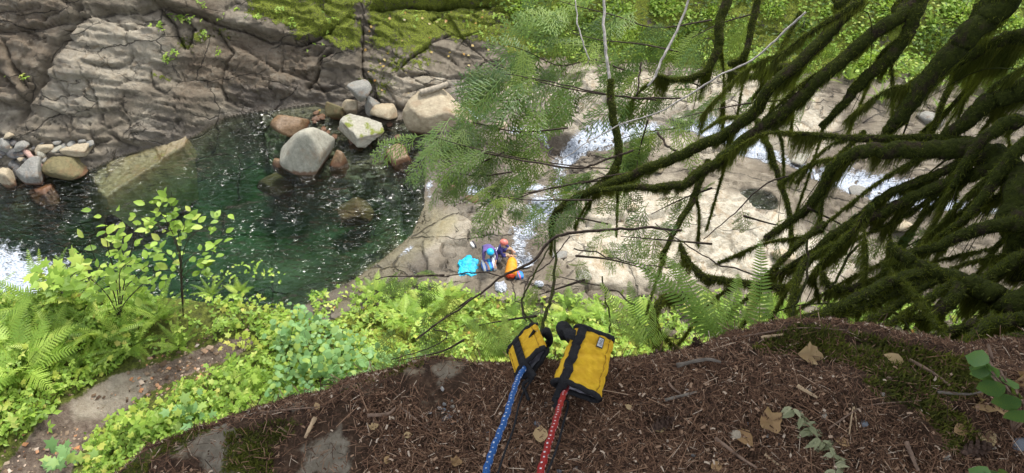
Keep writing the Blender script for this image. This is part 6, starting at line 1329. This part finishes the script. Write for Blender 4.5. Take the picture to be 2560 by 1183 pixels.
def person(name, headpx, zg, joints, edges, regions, label, rz, hat=None, hair=None):
    """joints: name -> (x, y, z, radius) in metres facing -Y; regions: name -> material slot"""
    names = list(joints); me = bpy.data.meshes.new('skeleton'); me.from_pydata([joints[n][:3] for n in names], [(names.index(a), names.index(b_)) for a, b_ in edges], []); me.update()
    o = bpy.data.objects.new('skeleton', me); COL.objects.link(o); sk_ = o.modifiers.new('skin', 'SKIN'); sk_.use_smooth_shade = True
    for i, n in enumerate(names):
        v = me.skin_vertices[0].data[i]; v.radius = (joints[n][3],) * 2; v.use_root = (n == 'pelvis')
    o.modifiers.new('sub', 'SUBSURF').levels = 2
    dg = bpy.context.evaluated_depsgraph_get(); body = bpy.data.meshes.new_from_object(o.evaluated_get(dg)); bpy.data.objects.remove(o)
    h = Vector(joints['head'][:3]); q = Matrix.Rotation(rz, 3, 'Z') @ h; base = onz(*headpx, zg + h.z) - Vector((q.x, q.y, h.z)); r = empty(name, base, rz); tag(r, label, 'person', 'people on the rock below')
    body.name = 'body'; mats = [plain('skin_tone', (.50, .30, .21), .6, .1, 9)] + regions['mats']
    for m in mats: body.materials.append(m)
    J = np.array([joints[n][:3] for n in names]); slot = np.array([regions.get(n, 0) for n in names]); C = np.array([p.center[:] for p in body.polygons])
    mi = slot[np.argmin(((C[:, None] - J[None]) ** 2).sum(2) - (np.array([joints[n][3] for n in names]) ** 2)[None], axis=1)]; body.polygons.foreach_set('material_index', mi.astype(np.int32)); body.polygons.foreach_set('use_smooth', np.ones(len(C), bool)); link('body', body, None, r)
    V, F = ICO[3]
    if hat:
        k = V[:, 2] > -.15; P = V * np.array([.135, .155, .125]) ; P[:, 2] = np.maximum(P[:, 2], -.02); link('helmet', npmesh('helmet', P + np.array(h) + [0, -.0, .035], F), plain('helmet_shell_' + name + str(int(headpx[0])), hat, .35, .1, 9), r)
    else:
        P = V * np.array([.118, .13, .12]); P[:, 2] = np.maximum(P[:, 2], .0); link('hair', npmesh('hair', P + np.array(h) + [0, .02, .03], F), plain('hair', hair, .7, .3, 30), r)
    b = MB()
    for s in (-1, 1): b.tube([(h[0] + s * .035, h[1] - .095, h[2] + .012), (h[0] + s * .035, h[1] - .108, h[2] + .012)], .011, 6)
    b.build('eyes', BLK, r); b = MB(); b.tube([(h[0], h[1] - .10, h[2] + .01), (h[0], h[1] - .125, h[2] - .03)], [.010, .016], 6); b.build('nose', mats[0], r)
    return r
def hands(J, E, side, hx, hy, hz, dx, dy, dz):                      # palm vertex with five short finger chains
    for f, (ox, ln) in enumerate([(-.035, .055), (-.018, .075), (0, .08), (.018, .072), (.034, .06)]):
        n1 = '%sf%d' % (side, f); J[n1] = (hx + ox * .9, hy + dy * .05, hz + dz * .05, .011); J[n1 + 't'] = (hx + ox * 1.2, hy + dy * (.05 + ln), hz + dz * (.05 + ln) - .015, .008); E += [(side + 'hand', n1), (n1, n1 + 't')]
def skeleton(bend):
    J = dict(bend); E = [('pelvis', 'waist'), ('waist', 'chest'), ('chest', 'neck'), ('neck', 'head'), ('head', 'crown')]
    for s in 'lr': E += [('pelvis', s + 'hip'), (s + 'hip', s + 'knee'), (s + 'knee', s + 'ankle'), (s + 'ankle', s + 'toe'), ('chest', s + 'shoulder'), (s + 'shoulder', s + 'elbow'), (s + 'elbow', s + 'wrist'), (s + 'wrist', s + 'hand')]
    for s in 'lr': h = J[s + 'hand']; hands(J, E, s, h[0], h[1], h[2], 0, -.8, -.5)
    return J, E
def sided(d):
    out = {}
    for k, v in d.items():
        if k[0] == '*': out['l' + k[1:]] = (-v[0], *v[1:]); out['r' + k[1:]] = v
        else: out[k] = v
    return out
J, E = skeleton(sided({'pelvis': (0, .30, .72, .13), 'waist': (0, .12, .86, .125), 'chest': (0, -.12, .98, .145), 'neck': (0, -.27, 1.06, .055), 'head': (0, -.37, 1.10, .085), 'crown': (0, -.41, 1.19, .075), '*hip': (.10, .30, .70, .10), '*knee': (.16, .05, .42, .068), '*ankle': (.14, .28, .09, .045), '*toe': (.16, .10, .045, .04),
     '*shoulder': (.19, -.14, 1.0, .06), '*elbow': (.25, -.30, .75, .045), '*wrist': (.14, -.46, .58, .032), '*hand': (.12, -.52, .54, .034)}))
zg = ground_at(1222, 650).z
REG = {'mats': [plain('grey_trousers', (.10, .13, .18), .8, .2, 9), plain('purple_jacket', (.10, .07, .22), .8, .2, 9)]}
for n in J: REG[n] = 1 if n[1:] in ('hip', 'knee', 'ankle', 'toe') or n == 'pelvis' else 2 if n in ('waist', 'chest') or n[1:] in ('shoulder', 'elbow') else 0
person('person', (1226, 632), zg, J, E, REG, 'person in a bright blue helmet bending forward over the bags', .25, hat=(.01, .38, .70))
J, E = skeleton(sided({'pelvis': (0, .12, .20, .14), 'waist': (0, .10, .36, .13), 'chest': (0, .0, .56, .145), 'neck': (0, -.05, .72, .055), 'head': (0, -.09, .83, .085), 'crown': (0, -.09, .93, .075), '*hip': (.11, .08, .18, .10), '*knee': (.17, -.32, .42, .07), '*ankle': (.14, -.38, .09, .045), '*toe': (.15, -.54, .045, .04),
     '*shoulder': (.19, .0, .60, .06), '*elbow': (.27, -.14, .40, .045), '*wrist': (.15, -.34, .38, .032), '*hand': (.11, -.40, .37, .034)}))
REG = {'mats': [plain('tan_trousers', (.38, .26, .16), .8, .2, 9), plain('navy_shirt', (.045, .045, .20), .8, .2, 9)]}
for n in J: REG[n] = 1 if n[1:] in ('hip', 'knee', 'ankle', 'toe') or n == 'pelvis' else 2 if n in ('waist', 'chest') or n[1:] in ('shoulder', 'elbow') else 0
person('person', (1260, 608), ground_at(1272, 618).z, J, E, REG, 'person in a navy top sitting on the rock with a pinkish cap', 1.3, hat=(.58, .16, .13))
